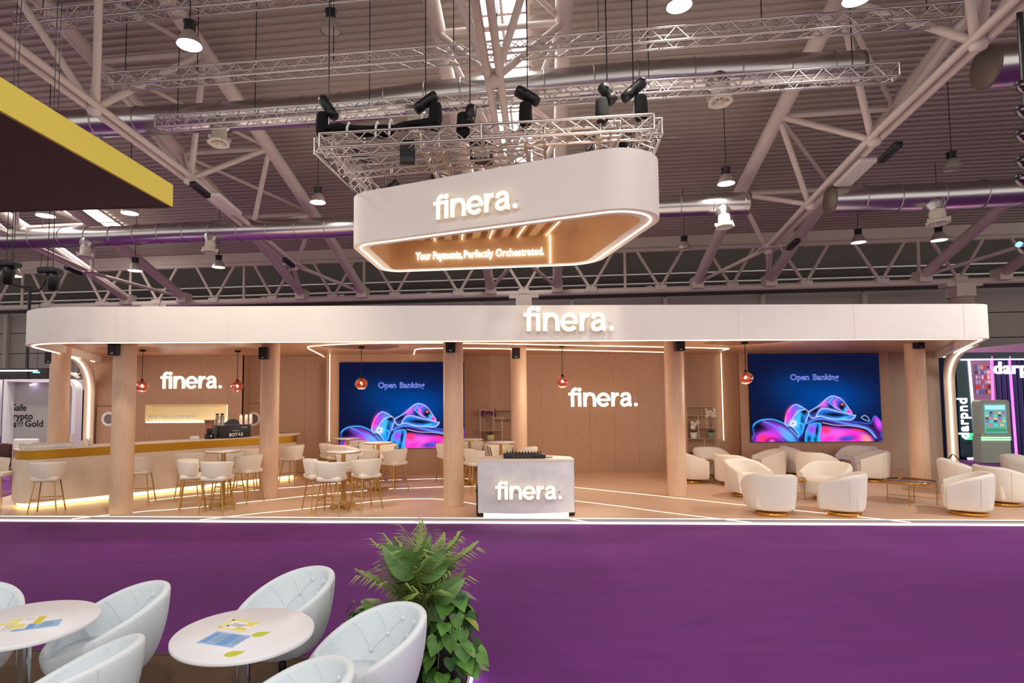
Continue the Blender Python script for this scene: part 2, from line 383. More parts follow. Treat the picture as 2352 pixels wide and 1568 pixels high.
# ------------------------------------------------------------------ ventilation ducts
def duct(label,pts,b,rad,ends,nozzles,seam=.9):
    P=[onb(x,y,b) for x,y in pts]; r=thing('air_duct',label,'duct',P[0]); org=Vector(r.location)
    C=catmull([p-org for p in P],10); MB().path(C,rad,28).build('pipe',M_duct,r)
    acc=0
    for i in range(1,len(C)):
        acc+=(C[i]-C[i-1]).length
        if acc>seam:
            acc=0; t=(C[i]-C[i-1]).normalized(); q=t.to_track_quat('Z','Y').to_matrix(); MB().lathe([(rad*.98,-.02),(rad+.018,-.012),(rad+.018,.012),(rad*.98,.02)],28,C[i],M=q).build('seam_band',M_ductseam,r)
    for e in ends:
        p=C[0] if e<0 else C[-1]; t=(C[1]-C[0]).normalized()*e if e<0 else (C[-1]-C[-2]).normalized()
        MB().lathe([(0,.02),(rad*1.005,.02),(rad*1.01,-.06),(rad*.99,-.06)],28,p,M=t.to_track_quat('Z','Y').to_matrix()).build('end_cap',mat('duct_end',hexc(120,108,98),.6,.5),r)
    for nx in nozzles:
        i=min(range(len(C)),key=lambda k:abs(proj_x(C[k]+org)-nx)); p=C[i]
        n=thing('nozzle_group',None,None)if False else None
        q=Vector((0,-.45,-1)).normalized().to_track_quat('-Z','Y').to_matrix()
        o=MB().lathe([(rad*.75,-rad*.55),(rad*.72,-rad*1.05),(rad*.5,-rad*1.35),(rad*.5,-rad*1.55)],20,p,M=q).build('branch',M_duct,r)
        q2=Vector((0,-.1,-1)).normalized().to_track_quat('-Z','Y').to_matrix(); c2=p+q@Vector((0,0,-rad*1.45))
        mb=MB(); mb.lathe([(rad*.5,.05),(rad*.52,-.22),(rad*.68,-.3),(rad*.72,-.34),(rad*.66,-.36),(rad*.5,-.26),(rad*.2,-.2),(0,-.2)],20,c2,M=q2)
        for k in range(6):
            a=PI*k/3; mb.box(c2+q2@Vector((.16*math.cos(a),.16*math.sin(a),-.27)),(.3,.02,.1),M=q2@Matrix.Rotation(a,3,'Z'))
        mb.build('diffuser',mat('diffuser_cream',hexc(214,204,190),.5),r)
def proj_x(p):
    q=RM.transposed()@(p-CAMP); return CX+F*q.x/-q.z
duct('shiny round air duct across the top, behind the hanging truss rig',[(-120,302),(138,287),(450,272),(760,252),(1000,222),(1200,203),(1500,176),(1975,156)],14.2,.37,(1,),(525,945,1640))
duct('shiny round air duct passing behind the hanging sign, below the upper duct',[(-120,553),(178,545),(459,533),(786,521),(1150,497),(1505,476),(1718,467)],19.7,.36,(1,),(215,483,1650))
duct('air duct with dark flat end at the right edge, upper one',[(2262,155),(2400,143),(2520,134)],13.6,.44,(-1,),())
duct('air duct with green tint and round nozzle at right, lower one',[(1905,461),(2135,452),(2360,440),(2500,434)],18.6,.40,(-1,),(2135,))

# ------------------------------------------------------------------ high bay lamps
M_shade=mat('lamp_shade_alu',hexc(196,186,176),.35,.6)
def highbay(px,py,Y,lit,label,energy=450):
    p=ony(px,py,Y); zr=zcable(p); R_=.25
    r=thing('high_bay_lamp',label,'lamp',p)
    MB().lathe([(R_,0),(R_*.97,.05),(R_*.78,.17),(R_*.5,.28),(.1,.31),(.1,.3),(R_*.48,.26),(R_*.75,.15),(R_*.94,.03)],24).build('shade',M_shade,r)
    MB().lathe([(.1,.3),(.12,.31),(.12,.47),(.14,.48),(.14,.5),(0,.5)],16).build('gear_housing',M_black,r)
    MB().lathe([(R_*.93,.025),(R_*.9,.045),(0,.05)],24).build('diffuser',M_lampglow if lit else mat('unlit_diffuser',hexc(190,182,172),.4),r)
    MB().tube((0,0,.5),(0,0,zr-p.z),.012,5).build('suspension_cable',M_black,r)
    if lit:
        l=light('lamp_light','SPOT',p-Vector((0,0,.03)),energy,(1,.87,.80),.2,p-Vector((0,0,3)),150,.5)
for px,py,Y,lit,lb in((435,104,12,1,'large lit high bay lamp at upper left above the long truss'),(760,72,13.3,0,'unlit grey high bay lamp at the top left of the skylight'),(1560,14,11.6,1,'large lit high bay lamp at the top edge right of the skylight'),(1968,-2,11,1,'lit high bay lamp cut by the top edge at upper right'),
    (730,465,19,1,'lit high bay lamp left of the hanging sign'),(298,490,18.3,1,'lit high bay lamp just below the yellow banner'),(1668,422,17.8,1,'lit high bay lamp right of the hanging sign'),(2187,388,17,0,'unlit dark high bay lamp at right between the two ducts'),
    (1572,572,23,0,'small unlit high bay lamp right of the hanging sign'),(1972,557,22,1,'lit high bay lamp at right, under the lower duct end'),(2157,552,21,1,'lit high bay lamp at right below the duct nozzle'),(502,614,24,1,'small lit high bay lamp at left above the canopy'),
    (310,622,22,1,'small lit high bay lamp at left beside the black fitting'),(105,496,17,1,'lit high bay lamp in front of the left skylight'),(30,634,20,1,'lit high bay lamp at the left edge behind black stage lights')):
    highbay(px,py,Y,lit,lb)

# ------------------------------------------------------------------ aluminium box trusses
def box_truss(name,label,p0,p1,wd=.29,ht=.29,pitch=.5,rc=.024,rl=.011,org=None,parent=None,cat='lighting truss'):
    p0=Vector(p0);p1=Vector(p1); t=(p1-p0).normalized(); L=(p1-p0).length
    sd=t.cross(Vector((0,0,1))).normalized(); up=sd.cross(t).normalized()
    r=parent or thing(name,label,cat,p0); org=Vector(r.location)
    cs=[(-1,1),(1,1),(1,-1),(-1,-1)]
    def pt(i,s): return p0+t*s+sd*(cs[i][0]*wd/2)+up*(cs[i][1]*ht/2)
    for i in range(4): tubeobj('chord',pt(i,0),pt(i,L),rc,M_alu,r,org,8)
    n=max(2,int(L/pitch))
    for f in range(4):
        a,b=f,(f+1)%4; mb=MB()
        for k in range(n):
            s0=L*k/n; s1=L*(k+.5)/n; s2=L*(k+1)/n
            mb.tube(pt(a,s0)-org,pt(b,s1)-org,rl,5); mb.tube(pt(b,s1)-org,pt(a,s2)-org,rl,5)
        mb.build('lacing',M_alu,r)
    for s in [0,L]+[L*q for q in((.5,) if L>4 else ())]:
        mb=MB()
        for i in range(4): mb.tube(pt(i,s)-org,pt((i+1)%4,s)-org,rc*.9,6)
        mb.build('end_frame',M_alu,r)
    return r
def hangers(r,pts,label=None):
    org=Vector(r.location)
    for p in pts:
        zr=zcable(p); MB().tube(Vector(p)-org,Vector((p[0],p[1],zr))-org,.012,5).build('hanger_cable',M_black,r)
def along(a,b,ts): return [a.lerp(b,t)+Vector((0,0,.12)) for t in ts]
a,b_=onb(255,178,12.7),onb(2200,47,12.7); b_.z=a.z=(a.z+b_.z)/2
r=box_truss('lighting_truss','long aluminium lighting truss crossing in front of the skylight, upper one',a,b_,.30,.30,.55,.028,.013); hangers(r,along(a,b_,(.02,.12,.3,.45,.62,.8,.97)))
a,b_=onb(365,244,13.4),onb(2060,214,13.4); a.z=b_.z=(a.z+b_.z)/2
r=box_truss('lighting_truss','long aluminium lighting truss in front of the upper duct, behind the rig',a,b_,.28,.28,.5,.026,.012); hangers(r,along(a,b_,(.03,.15,.32,.5,.7,.95)))
a,b_=onb(45,33,12.2),onb(1240,-45,12.2); a.z=b_.z=(a.z+b_.z)/2
r=box_truss('lighting_truss','aluminium lighting truss cut by the top edge of the picture',a,b_,.30,.30,.55,.028,.013); hangers(r,along(a,b_,(.05,.5)))
# ================================================================== lettering strokes (x-height 1)
def arc(cx,cy,rx,ry,a0,a1,n=18): return [(cx+rx*math.cos(math.radians(a0+(a1-a0)*i/n)),cy+ry*math.sin(math.radians(a0+(a1-a0)*i/n))) for i in range(n+1)]
def c2(pts,k=6): return [(p.x,p.y) for p in catmull([Vector((x,y,0)) for x,y in pts],k)]
GLYPHS=[
 [(c2([(.285,0),(.285,.5),(.285,.92),(.33,1.12),(.45,1.215),(.58,1.225)],8),.235),([(0,.88),(.88,.88)],.19)],
 [([(.785,0),(.785,.97)],.235),('dot',.775,1.185,.145)],
 [([(1.155,0),(1.155,.98)],.235),(c2([(1.17,.45),(1.22,.70),(1.36,.85),(1.54,.875),(1.72,.8),(1.81,.6),(1.825,.35),(1.825,0)]),.235)],
 [(arc(2.46,.475,.375,.395,-38,-362,40),.225),([(2.12,.46),(2.92,.46)],.16)],
 [([(3.12,0),(3.12,.98)],.235),(c2([(3.14,.42),(3.20,.68),(3.33,.82),(3.54,.855)]),.235)],
 [(c2([(3.73,.66),(3.82,.83),(4.02,.885),(4.2,.83),(4.275,.66),(4.275,.3),(4.30,.13),(4.42,.09)]),.225),(c2([(4.27,.55),(4.02,.515),(3.81,.44),(3.725,.27),(3.80,.11),(3.98,.085),(4.17,.17),(4.27,.34)]),.205)],
 [('dot',4.72,.125,.125)]]
def logo_sign(label,center,width,rz=0,depth=.06,gap=.05,tiltM=None,facemat=None,pins=True):
    sc=width/4.85; r=thing('illuminated_sign',label,'sign',center,rz); M_side=emat('letter_side_glow',(1,.70,.42),.55)
    for g in GLYPHS:
        mb=MB(); ms=MB()
        for st in g:
            if st[0]=='dot':
                _,x,y,rr=st
                for m_,d0,d1 in((mb,-gap-depth-.004,-gap-depth),(ms,-gap-depth,-gap)):
                    V=[((x-2.42)*sc+rr*sc*math.cos(2*PI*i/24),d,(y-.55)*sc+rr*sc*math.sin(2*PI*i/24)) for d in(d0,d1) for i in range(24)]
                    m_.add(V,[(i,(i+1)%24,24+(i+1)%24,24+i) for i in range(24)]+[tuple(range(24)),tuple(reversed(range(24,48)))])
            else:
                n0=len(mb.v); mb.ribbon(st[0],st[1]*.95,.004,-2.42*sc,-.55*sc,sc); mb.v[n0:]=[(a,b-gap-depth,c) for a,b,c in mb.v[n0:]]
                n0=len(ms.v); ms.ribbon(st[0],st[1]*.93,depth,-2.42*sc,-.55*sc,sc); ms.v[n0:]=[(a,b-gap,c) for a,b,c in ms.v[n0:]]
        o=mb.build('letter',facemat or M_letter,r); ms.build('letter_return',M_side,o)
        x_=sum(v[0] for v in ms.v)/len(ms.v); MB().tube((x_,-gap-.01,-.02),(x_,.012,-.02),.012,6).build('mount_pin',M_chrome,o)
    return r

# ================================================================== HANGING SIGN
ZS0=5.0; ZS1=5.93
def q5(x,y): return onz(780+x/3.095,340+y/3.095,ZS0)
def isect(a,b,c,d):
    a,b,c,d=[Vector(p[:2]) for p in(a,b,c,d)]; r=b-a; s=d-c; t=((c-a).x*s.y-(c-a).y*s.x)/(r.x*s.y-r.y*s.x); return a+r*t
fr=(q5(230,660),q5(1850,440)); rt=(q5(2185,580),q5(1900,772)); re=(q5(1600,838),q5(350,885)); lf=(q5(280,865),q5(130,738))
S_FL=isect(*fr,*lf); S_FR=isect(*fr,*rt); S_RR=isect(*rt,*re); S_RL=isect(*re,*lf)
quad=[S_FL,S_FR,S_RR,S_RL]
outl=round_poly(quad,[.55,.75,.75,.45],10)
area=sum(outl[i].x*outl[(i+1)%len(outl)].y-outl[(i+1)%len(outl)].x*outl[i].y for i in range(len(outl)))
sg=1 if area>0 else -1
inl=offset_path(outl,.30*sg,True)
cs=sum((p for p in outl),Vector((0,0)))/len(outl)
r=thing('hanging_sign','white rounded hanging sign ring with wooden lining above the stand','sign',(cs.x,cs.y,ZS0)); org=Vector(r.location)
lo=[p-cs for p in outl]; li=[p-cs for p in inl]; hz=ZS1-ZS0; n=len(lo)
mb=MB(); mb.wall(lo,0,hz,True,True); V=[(p.x,p.y,hz) for p in lo]+[(p.x,p.y,hz) for p in li]; mb.add(V,[(i,(i+1)%n,n+(i+1)%n,n+i) for i in range(n)])
mb.build('outer_band',M_white,r)
mb=MB(); V=[(p.x,p.y,0) for p in lo]+[(p.x,p.y,0) for p in li]; mb.add(V,[(i,(i+1)%n,n+(i+1)%n,n+i) for i in range(n)]); mb.build('soffit',mat('cream_soffit',hexc(236,222,204),.6),r)
MB().wall(li,0,hz,True,True).build('wood_lining',M_signwood,r)
mid=offset_path(outl,.13*sg,True); mb=MB(); mb.path([(p.x-cs.x,p.y-cs.y,-.008) for p in mid],.011,6,True); mb.build('light_strip',M_ledw,r)
i_fl,i_fr,i_rr,i_rl=[q+ (cs-q).normalized()*.45 for q in quad]
for k in range(11):
    t=.07+.76*k/10; a=i_fl.lerp(i_fr,t); b=i_rl.lerp(i_rr,t); d=(b-a); a=a-d*.03; b=b+d*.03
    ang=math.atan2(d.y,d.x); c=(a+b)/2-cs
    MB().box((c.x,c.y,hz-.17),((b-a).length,.16,.3),ang).build('beam',M_signwood,r)
    if k%2==0 and k>0: MB().box((c.x,c.y,hz-.325),((b-a).length,.016,.012),ang).build('beam_light',M_ledw,r)
for t in(.06,.80):
    p=S_RL.lerp(S_RR,t); nrm=(cs-p); e=(S_RR-S_RL).normalized(); nn=Vector((-e.y,e.x)); nn=nn if nn.dot(nrm)>0 else -nn
    p=p+nn*.33-cs; MB().box((p.x,p.y,hz*.45),(.02,.02,hz*.9)).build('beam_light',M_ledw,r)
# logo on the outer face, tagline on the lining
e=(S_FR-S_FL).normalized(); angf=math.atan2(e.y,e.x)
dist=lambda px,py,A,B:None
def on_vplane(px,py,A,B):
    e=(B-A).normalized(); nn=Vector((-e.y,e.x,0)); d=ray(px,py); t=(Vector((A.x,A.y,0))-CAMP).dot(nn)/d.dot(nn); return CAMP+d*t
c=on_vplane(1095,472,S_FL,S_FR); wl=(on_vplane(1193,450,S_FL,S_FR)-on_vplane(1002,480,S_FL,S_FR)).length
logo_sign('white lit lettering on the front of the hanging sign',c,wl,angf)
e2=(S_RR-S_RL).normalized(); nn=Vector((-e2.y,e2.x)); nn=nn if nn.dot(cs-S_RL)>0 else -nn
A2=S_RL+nn*.31; B2=S_RR+nn*.31; pL=on_vplane(956,597,A2,B2); pR=on_vplane(1249,588,A2,B2); ang2=math.atan2(e2.y,e2.x); Lt=(pR-pL).length
tr=thing('tagline_sign','small white lit tagline on the wooden inside of the hanging sign','sign',pL+Vector((nn.x,nn.y,0))*.03,ang2)
m1=text_mesh('Your Payments,',.2,.03,emat('tagline_white',(1,.95,.9),1.6),'word',.006); m2=text_mesh('Perfectly Orchestrated.',.2,.03,emat('tagline_white',(0,0,0),1),'word',.004)
for me,x0,x1 in((m1,0,.375),(m2,.38,1)):
    xs=[v.co.x for v in me.vertices]; sx=(x1-x0)*Lt/(max(xs)-min(xs)); me.transform(Matrix.Diagonal((sx,1,1.15,1))); o=bpy.data.objects.new('word',me); COL.objects.link(o); o.parent=tr; o.location=(x0*Lt,0,0)

# ================================================================== RIG ABOVE THE SIGN
ZR=6.62
FL=onz(742,333,ZR); FR=onz(1497,291,ZR); LB=onz(868,462,ZR); RB=onz(1470,372,ZR)
r=box_truss('truss_rig','aluminium truss frame rig hung above the white sign ring',FL,FR,.36,.25,.56,.026,.013)
for a,b in((FL,LB+(LB-FL)*.25),(FR,FR+(RB-FR)*1.7),(onz(988,322,ZR),onz(1040,440,ZR)),(onz(1228,305,ZR),onz(1236,412,ZR)),(onz(1402,296,ZR),onz(1375,385,ZR)),(onz(800,388,ZR),onz(1215,350,ZR))):
    box_truss(None,None,a,b,.32,.25,.56,.024,.012,parent=r)
for k,(p,q) in enumerate(((FL,quad[0]),(FR,quad[1]),(LB,quad[3]),(RB,quad[2]))):
    qq=Vector((q.x,q.y,ZS1)); qq=qq.lerp(Vector((cs.x,cs.y,ZS1)),.06); MB().tube(p-Vector((0,0,.2))-FL,qq-FL,.008,5).build('drop_cable',M_black,r)
def frontY(px): 
    t=(px-742)/(1497-742); return FL.lerp(FR,t).y
def hoist(px,py,ax,ay,bagpx,bagpy,label):
    Y=frontY(px); p=ony(px,py,Y); d=(ony(px+ax,py+ay,Y)-p); r=thing('chain_hoist',label,'hoist',p)
    q=d.to_track_quat('Z','Y').to_matrix(); L=d.length
    mb=MB(); mb.lathe([(0,-L),(.07,-L),(.105,-L*.93),(.11,-L*.4),(.10,-L*.3),(.11,-L*.2),(.11,L*.8),(.09,L),(0,L)],8,M=q@Matrix.Diagonal((1.15,.85,1))); mb.build('motor_body',M_black,r)
    MB().lathe([(.06,L*1.0),(.06,L*1.02),(0,L*1.02)],12,M=q).build('end_badge',mat('badge_grey',hexc(150,146,146),.5),r)
    MB().path([q@Vector((.1,0,L*.6)),q@Vector((.16,0,L*.3)),q@Vector((.1,0,0))],.014,6).build('handle',M_black,r)
    zr=zcable(p); mb=MB()
    mb.tube((0,0,.05),(0,0,zr-p.z),.011,5); mb.build('lift_chain',M_black,r)
    zt=ZR+.2-p.z; MB().path([(0,0,-.05),(.015,0,-.14),(0,0,-.2),(0,0,min(zt,-.25))],.016,6).build('hook',M_chrome,r)
    b=ony(bagpx,bagpy,Y)-p; mb=MB(); mb.lathe([(0,-.24),(.09,-.22),(.12,-.1),(.105,.14),(.10,.18),(.085,.15),(.1,-.08),(0,-.15)],10,b); mb.build('chain_bag',M_blackfab,r)
    mb=MB(); mb.path([b+Vector((-.09,0,.16)),b*.5+Vector((-.03,0,.05)),(0,0,0)],.012,5); mb.path([b+Vector((.09,0,.16)),b*.5+Vector((.05,0,.04)),(0,0,0)],.012,5); mb.build('bag_strap',M_blackfab,r)
for a in((755,248,-16,-22,740,284,'black chain hoist leaning left at the left corner of the rig'),(978,236,24,-17,1000,262,'black chain hoist leaning right above the cable bundle'),(1080,266,3,-22,1064,286,'upright black chain hoist in the middle of the rig'),
    (1212,221,-26,-14,1207,262,'black chain hoist lying towards the left in front of the skylight'),(1395,216,-14,-20,1383,252,'black chain hoist leaning left at the right half of the rig'),(1455,207,23,-20,1472,246,'black chain hoist leaning right at the right corner of the rig')): hoist(*a)
# cable bundle with white straps
r=thing('cable_bundle','thick bundle of black cables strapped on the left of the rig','cables',ony(760,300,frontY(760))); org=Vector(r.location)
for k in range(8):
    pts=[]
    for px,py in((752,302),(775,292),(830,300),(880,302),(930,292),(985,284),(1006,290)):
        p=ony(px+random.uniform(-4,4),py+random.uniform(-9,7),frontY(px)); p.y+=random.uniform(-.1,.1); pts.append(p-org)
    MB().path(catmull(pts,5),random.uniform(.025,.04),6).build('cable',M_blackfab,r)
for px,py in((801,304),(866,303),(897,297)):
    p=ony(px,py,frontY(px))-org; MB().path([p+Vector((0,-.16,-.16)),p+Vector((.01,-.19,0)),p+Vector((.02,-.1,.13)),p+Vector((.02,.1,.12))],.022,6).build('strap',M_whitepl,r)
# black spot fixtures and distribution boxes on the rig
def fixture(px,py,Y,label,tgt=(0,-.5,-1),sc=1.,blue=False):
    p=ony(px,py,Y); r=thing('spotlight_fixture',label,'spotlight',p); q=Vector(tgt).normalized().to_track_quat('-Z','Y').to_matrix()
    MB().lathe([(0,.16*sc),(.06*sc,.15*sc),(.07*sc,0),(.075*sc,-.1*sc),(.1*sc,-.16*sc),(.1*sc,-.18*sc),(.07*sc,-.14*sc),(0,-.12*sc)],14,M=q).build('head',M_black,r)
    mb=MB()
    for s in(-1,1): mb.box((s*.1*sc,0,.09*sc),(.015,.05*sc,.24*sc))
    mb.box((0,0,.21*sc),(.22*sc,.05*sc,.015)); mb.build('yoke',M_black,r)
    MB().tube((0,0,.21*sc),(0,0,.32*sc),.025*sc,8).build('clamp',M_chrome,r); return r
Yr=FL.y+1.4
for a in((835,362,Yr,'small black spotlight lying behind the left side of the rig',(-1,-.3,.5)),(898,430,Yr+1.2,'black spotlight peeking over the left of the sign ring',(-.8,-.3,-.8)),(1000,418,Yr+.6,'black spotlight beside the blue strap over the sign ring',(.2,-.5,-1)),(1360,346,FR.y+1.4,'black spotlight left of the right rig leg above the sign ring',(-.6,-.4,-1)),(1434,340,FR.y+1.2,'black spotlight at the right corner above the sign ring',(.3,-.4,-1))): fixture(*a[:4],a[4],1.25)
p=ony(1012,407,Yr+.6); MB().lathe([(0,-.11),(.05,-.1),(.04,0),(.03,.1),(0,.12)],8).build('blue_strap',mat('blue_strap',hexc(30,90,190),.7),loc=p,label='bright blue strap hanging on the rig beside a black spotlight',cat='strap')
p=ony(1105,352,Yr); r=thing('distribution_frame','open black metal frame hung in the middle of the rig','frame',p)
for s in(-1,1):
    MB().box((s*.2,0,0),(.05,.3,.34)).build('side_plate',M_black,r)
    MB().box((0,0,s*.16),(.45,.3,.04)).build('rail',M_black,r)
    MB().tube((s*.1,0,.18),(s*.1,0,ZR+.15-p.z),.015,6).build('hanger',M_chrome,r)
p=ony(936,350,frontY(936)+.12); r=thing('equipment_box','black rectangular box hanging under the left half of the rig','box',p); MB().rbox((0,0,0),(.26,.1,.42),.02).build('housing',M_black,r); MB().tube((0,0,.2),(0,0,max(.3,ZR+.15-p.z)),.015,6).build('hanger',M_chrome,r)

# ================================================================== STAND PLATFORM
ZS=.08
E0=onz(0,1195.5,0); E1=onz(2352,1206,0); ed=(E1-E0).normalized()
ang_e=math.atan2(ed.y,ed.x)
fl0=E0-ed*1.2; fl1=E1+ed*1.5
plat=[(fl0.x,fl0.y),(fl1.x,fl1.y),(14.2,17.6),(-10.9,17.6),(-10.9,12.5)]
plat=[(fl0.x,fl0.y),(fl1.x,fl1.y),(fl1.x+.4,13.2),(14.4,17.6),(-11.0,17.6)]
MB().prism(plat,0.002,ZS-.001).build('floor_platform',M_woodfloor,kind='structure',label='raised light wood floor of the stand')
r=thing('edge_trim','metal edge trim with two glowing lines along the front of the stand','trim',(0,0,0),kind='structure')
nrm=Vector((ed.y,-ed.x,0))
def strip(p0,p1,zc,wd,ht,m,name,parent,off=0):
    c=(p0+p1)/2+nrm*off; o=MB().box((c.x,c.y,zc),((p1-p0).length,wd,ht),ang_e).build(name,m,parent); return o
strip(fl0,fl1,.048,.03,.066,mat('edge_alu',hexc(190,184,184),.35,.6),'trim_face',r,.015)
strip(fl0,fl1,.012,.025,.018,M_ledw,'light_strip',r,.045)
strip(fl0,fl1,.0835,.02,.005,M_led,'light_strip',r,.0)
# floor light lines
def floor_line(label,px):
    pts=catmull([onz(x,y,ZS) for x,y in px],5); out=[]; wd=.010
    L=offset_path(pts,wd); R_=offset_path(pts,-wd); n=len(pts)
    V=[(p.x,p.y,ZS+.003) for p in L]+[(p.x,p.y,ZS+.003) for p in R_]+[(p.x,p.y,ZS-.004) for p in L]+[(p.x,p.y,ZS-.004) for p in R_]
    mb=MB(); mb.add(V,[(n+i,n+i+1,i+1,i) for i in range(n-1)]+[(i,i+1,2*n+i+1,2*n+i) for i in range(n-1)]+[(3*n+i,3*n+i+1,n+i+1,n+i) for i in range(n-1)])
    mb.build('floor_light_line',M_ledfloor,label=label,cat='light strip',group='glowing lines in the floor')
floor_line('glowing floor line farthest back, behind the bar tables',[(345,1149),(422,1140.5),(520,1131),(640,1121),(690,1117.5),(746,1112),(794,1108),(871,1103.5),(960,1100),(1040,1099),(1120,1099.5)])
floor_line('longest glowing floor line, running from left edge to the right armchairs',[(165,1191),(330,1174),(380,1170.7),(481,1162),(541,1155.5),(597,1150),(690,1140),(743,1135),(783,1131.5),(839,1126.6),(881,1123),(960,1120),(1010,1118),(1068,1117),(1150,1115.5),(1250,1115.5),(1325,1119.5),(1430,1130),(1527,1140),(1719,1160.6),(1901,1179),(2092,1199)])
floor_line('glowing floor line curving in front of the middle bar table to the desk',[(460,1193.4),(597,1178),(690,1169),(753,1162),(816,1156),(881,1149),(933,1145.5),(980,1145),(1013,1146.5),(1068,1153),(1092,1157),(1180,1171),(1311,1191.5),(1352,1199)])
floor_line('short glowing floor line right of the desk, nearest the front',[(1180,1136),(1250,1142),(1324,1150),(1430,1163),(1550,1179),(1727,1199.5)])

# ================================================================== CANOPY
ZF0=3.2; ZF1=3.82; ZC=3.36
P_FL=Vector((-8.06,10.30)); P_FR=Vector((9.38,10.62)); P_RR=Vector((13.30,16.45)); P_RL=Vector((-10.35,16.1)); 
edge=round_poly([(-10.6,17.4),P_RL,P_FL,P_FR,P_RR,(13.4,17.4)],[0,0,1.6,.45,0,0],12,closed=False)
r=thing('canopy','long white canopy fascia with wooden ceiling over the whole stand','canopy',(0,10.3,ZF0)); o0=Vector((0,10.3))
E_=[p-o0 for p in edge]; I_=offset_path(E_,.22); n=len(E_)
mb=MB(); mb.wall(E_,0,ZF1-ZF0); mb.wall(I_,0,ZF1-ZF0)
V=[(p.x,p.y,z) for z in(0,ZF1-ZF0) for q in(E_,I_) for p in q]
mb.add(V,[(i,i+1,n+i+1,n+i) for i in range(n-1)]+[(2*n+i,3*n+i,3*n+i+1,2*n+i+1) for i in range(n-1)]); mb.build('fascia',M_white,r)
mb=MB(); mb.prism([(p.x,p.y) for p in offset_path(E_,.1)],ZC-ZF0,ZC-ZF0+.08); mb.build('ceiling_panel',M_woodceil,r)
mb=MB(); mb.prism([(p.x,p.y) for p in offset_path(E_,.1)],ZF1-ZF0-.06,ZF1-ZF0-.01); mb.build('roof_lid',M_white,r)
LP=offset_path(E_,.10); mb=MB(); mb.path([(p.x,p.y,-.012) for p in LP if p.y<7.4-.6],.008,6); mb.build('edge_light',M_led,r)
for x in(-6.2,-4.25,-1.7,1.5,4.8,6.9,8.9):   # joints of the fascia skin
    t=(x-P_FL.x)/(P_FR.x-P_FL.x); p=P_FL.lerp(P_FR,t)-o0; MB().box((p.x,p.y-.001,(ZF1-ZF0)/2),(.004,.004,ZF1-ZF0)).build('skin_joint',mat('joint_line',hexc(228,222,213),.7),r)
# arched end legs
CANOPY=r
def arch_leg(label,pc,pr,Ls,rx,rz):
    d=(pr-pc).normalized(); L=(pr-pc).length; s0=L-Ls; path=[(s0,ZF0+.02)]
    path+=[(L-rx+rx*math.sin(PI/2*k/18),ZF0-rz+rz*math.cos(PI/2*k/18)) for k in range(19)]+[(L,ZS)]
    o_=Vector((0,10.3,ZF0)); nx=Vector((-d.y,d.x)); wd=.24
    ins=[(s,z) for s,z in path]; out=[(min(s+ (0),99),z) for s,z in path]
    def off(pp,o):
        res=[]
        for i,p in enumerate(pp):
            a=pp[max(i-1,0)]; b=pp[min(i+1,len(pp)-1)]; t=Vector((b[0]-a[0],b[1]-a[1])).normalized(); res.append((p[0]-t.y*o,p[1]+t.x*o))
        return res
    A=path; B=off(path,.20); V=[]
    for w_ in(-wd/2,wd/2):
        for q in(A,B): V+=[Vector((pc.x+d.x*s+nx.x*w_-o_.x,pc.y+d.y*s+nx.y*w_-o_.y,z-o_.z)) for s,z in q]
    n=len(A); Fc=[]
    for i in range(n-1): Fc+=[(i,i+1,n+i+1,n+i),(2*n+i,3*n+i,3*n+i+1,2*n+i+1),(i,2*n+i,2*n+i+1,i+1),(n+i,n+i+1,3*n+i+1,3*n+i)]
    Fc+=[(n-1,2*n-1,4*n-1,3*n-1)]
    mb=MB(); mb.add(V,Fc); pst=mb.build('arch_leg',mat('leg_cream',hexc(226,206,186),.6),CANOPY,label=label)
    ap=off(path,-.012); mb=MB(); mb.path([(pc.x+d.x*s-o_.x,pc.y+d.y*s-o_.y,max(z,ZS+.01)-o_.z) for s,z in ap],.02,6); mb.build('light_strip',M_ledw,pst)
arch_leg('left arched end leg of the canopy with a glowing strip, behind the bar',P_FL,P_RL,3.4,1.9,.85)
arch_leg('right arched end leg of the canopy with a glowing strip, behind the armchairs',P_FR,P_RR,4.6,3.0,.7)
# ceiling light lines
def ceil_line(label,px,vertical=None):
    pts=[onz(x,y,ZC) for x,y in px]; 
    pts=catmull(pts,6); mb=MB(); c=pts[0]; q=[p-c for p in pts]
    if vertical: q=q+[Vector((q[-1].x,q[-1].y,-.4)),Vector((q[-1].x,q[-1].y,ZS+.9-ZC))]
    mb.path([p-Vector((0,0,.012)) for p in q],.009,6); mb.build('ceiling_light_line',M_led,loc=c,label=label,cat='light strip',group='glowing lines in the ceiling')
ceil_line('longer glowing ceiling line looping above the left screen and the desk',[(758,826),(735,813),(713,802),(707,797),(716,794),(780,789.5),(900,786.5),(1020,786.5),(1180,789),(1350,792.5),(1530,796),(1640,798.5),(1674,799.5),(1660,803)])
ceil_line('shorter glowing ceiling line ending left of the middle columns',[(949,818),(952,808),(958,801),(1000,799),(1100,799),(1250,802),(1400,805),(1530,808)])
for (px,Y,z0,lb) in((757,16.1,1.0,'vertical glowing line on the wall left of the left screen'),(1659,16.9,.9,'vertical glowing line on the wall left of the right screen')):
    p=ony(px,905,Y); MB().box((0,0,(ZC-z0)/2),(.018,.018,ZC-z0)).build('wall_light_line',M_led,loc=(p.x,p.y,z0),label=lb,cat='light strip')

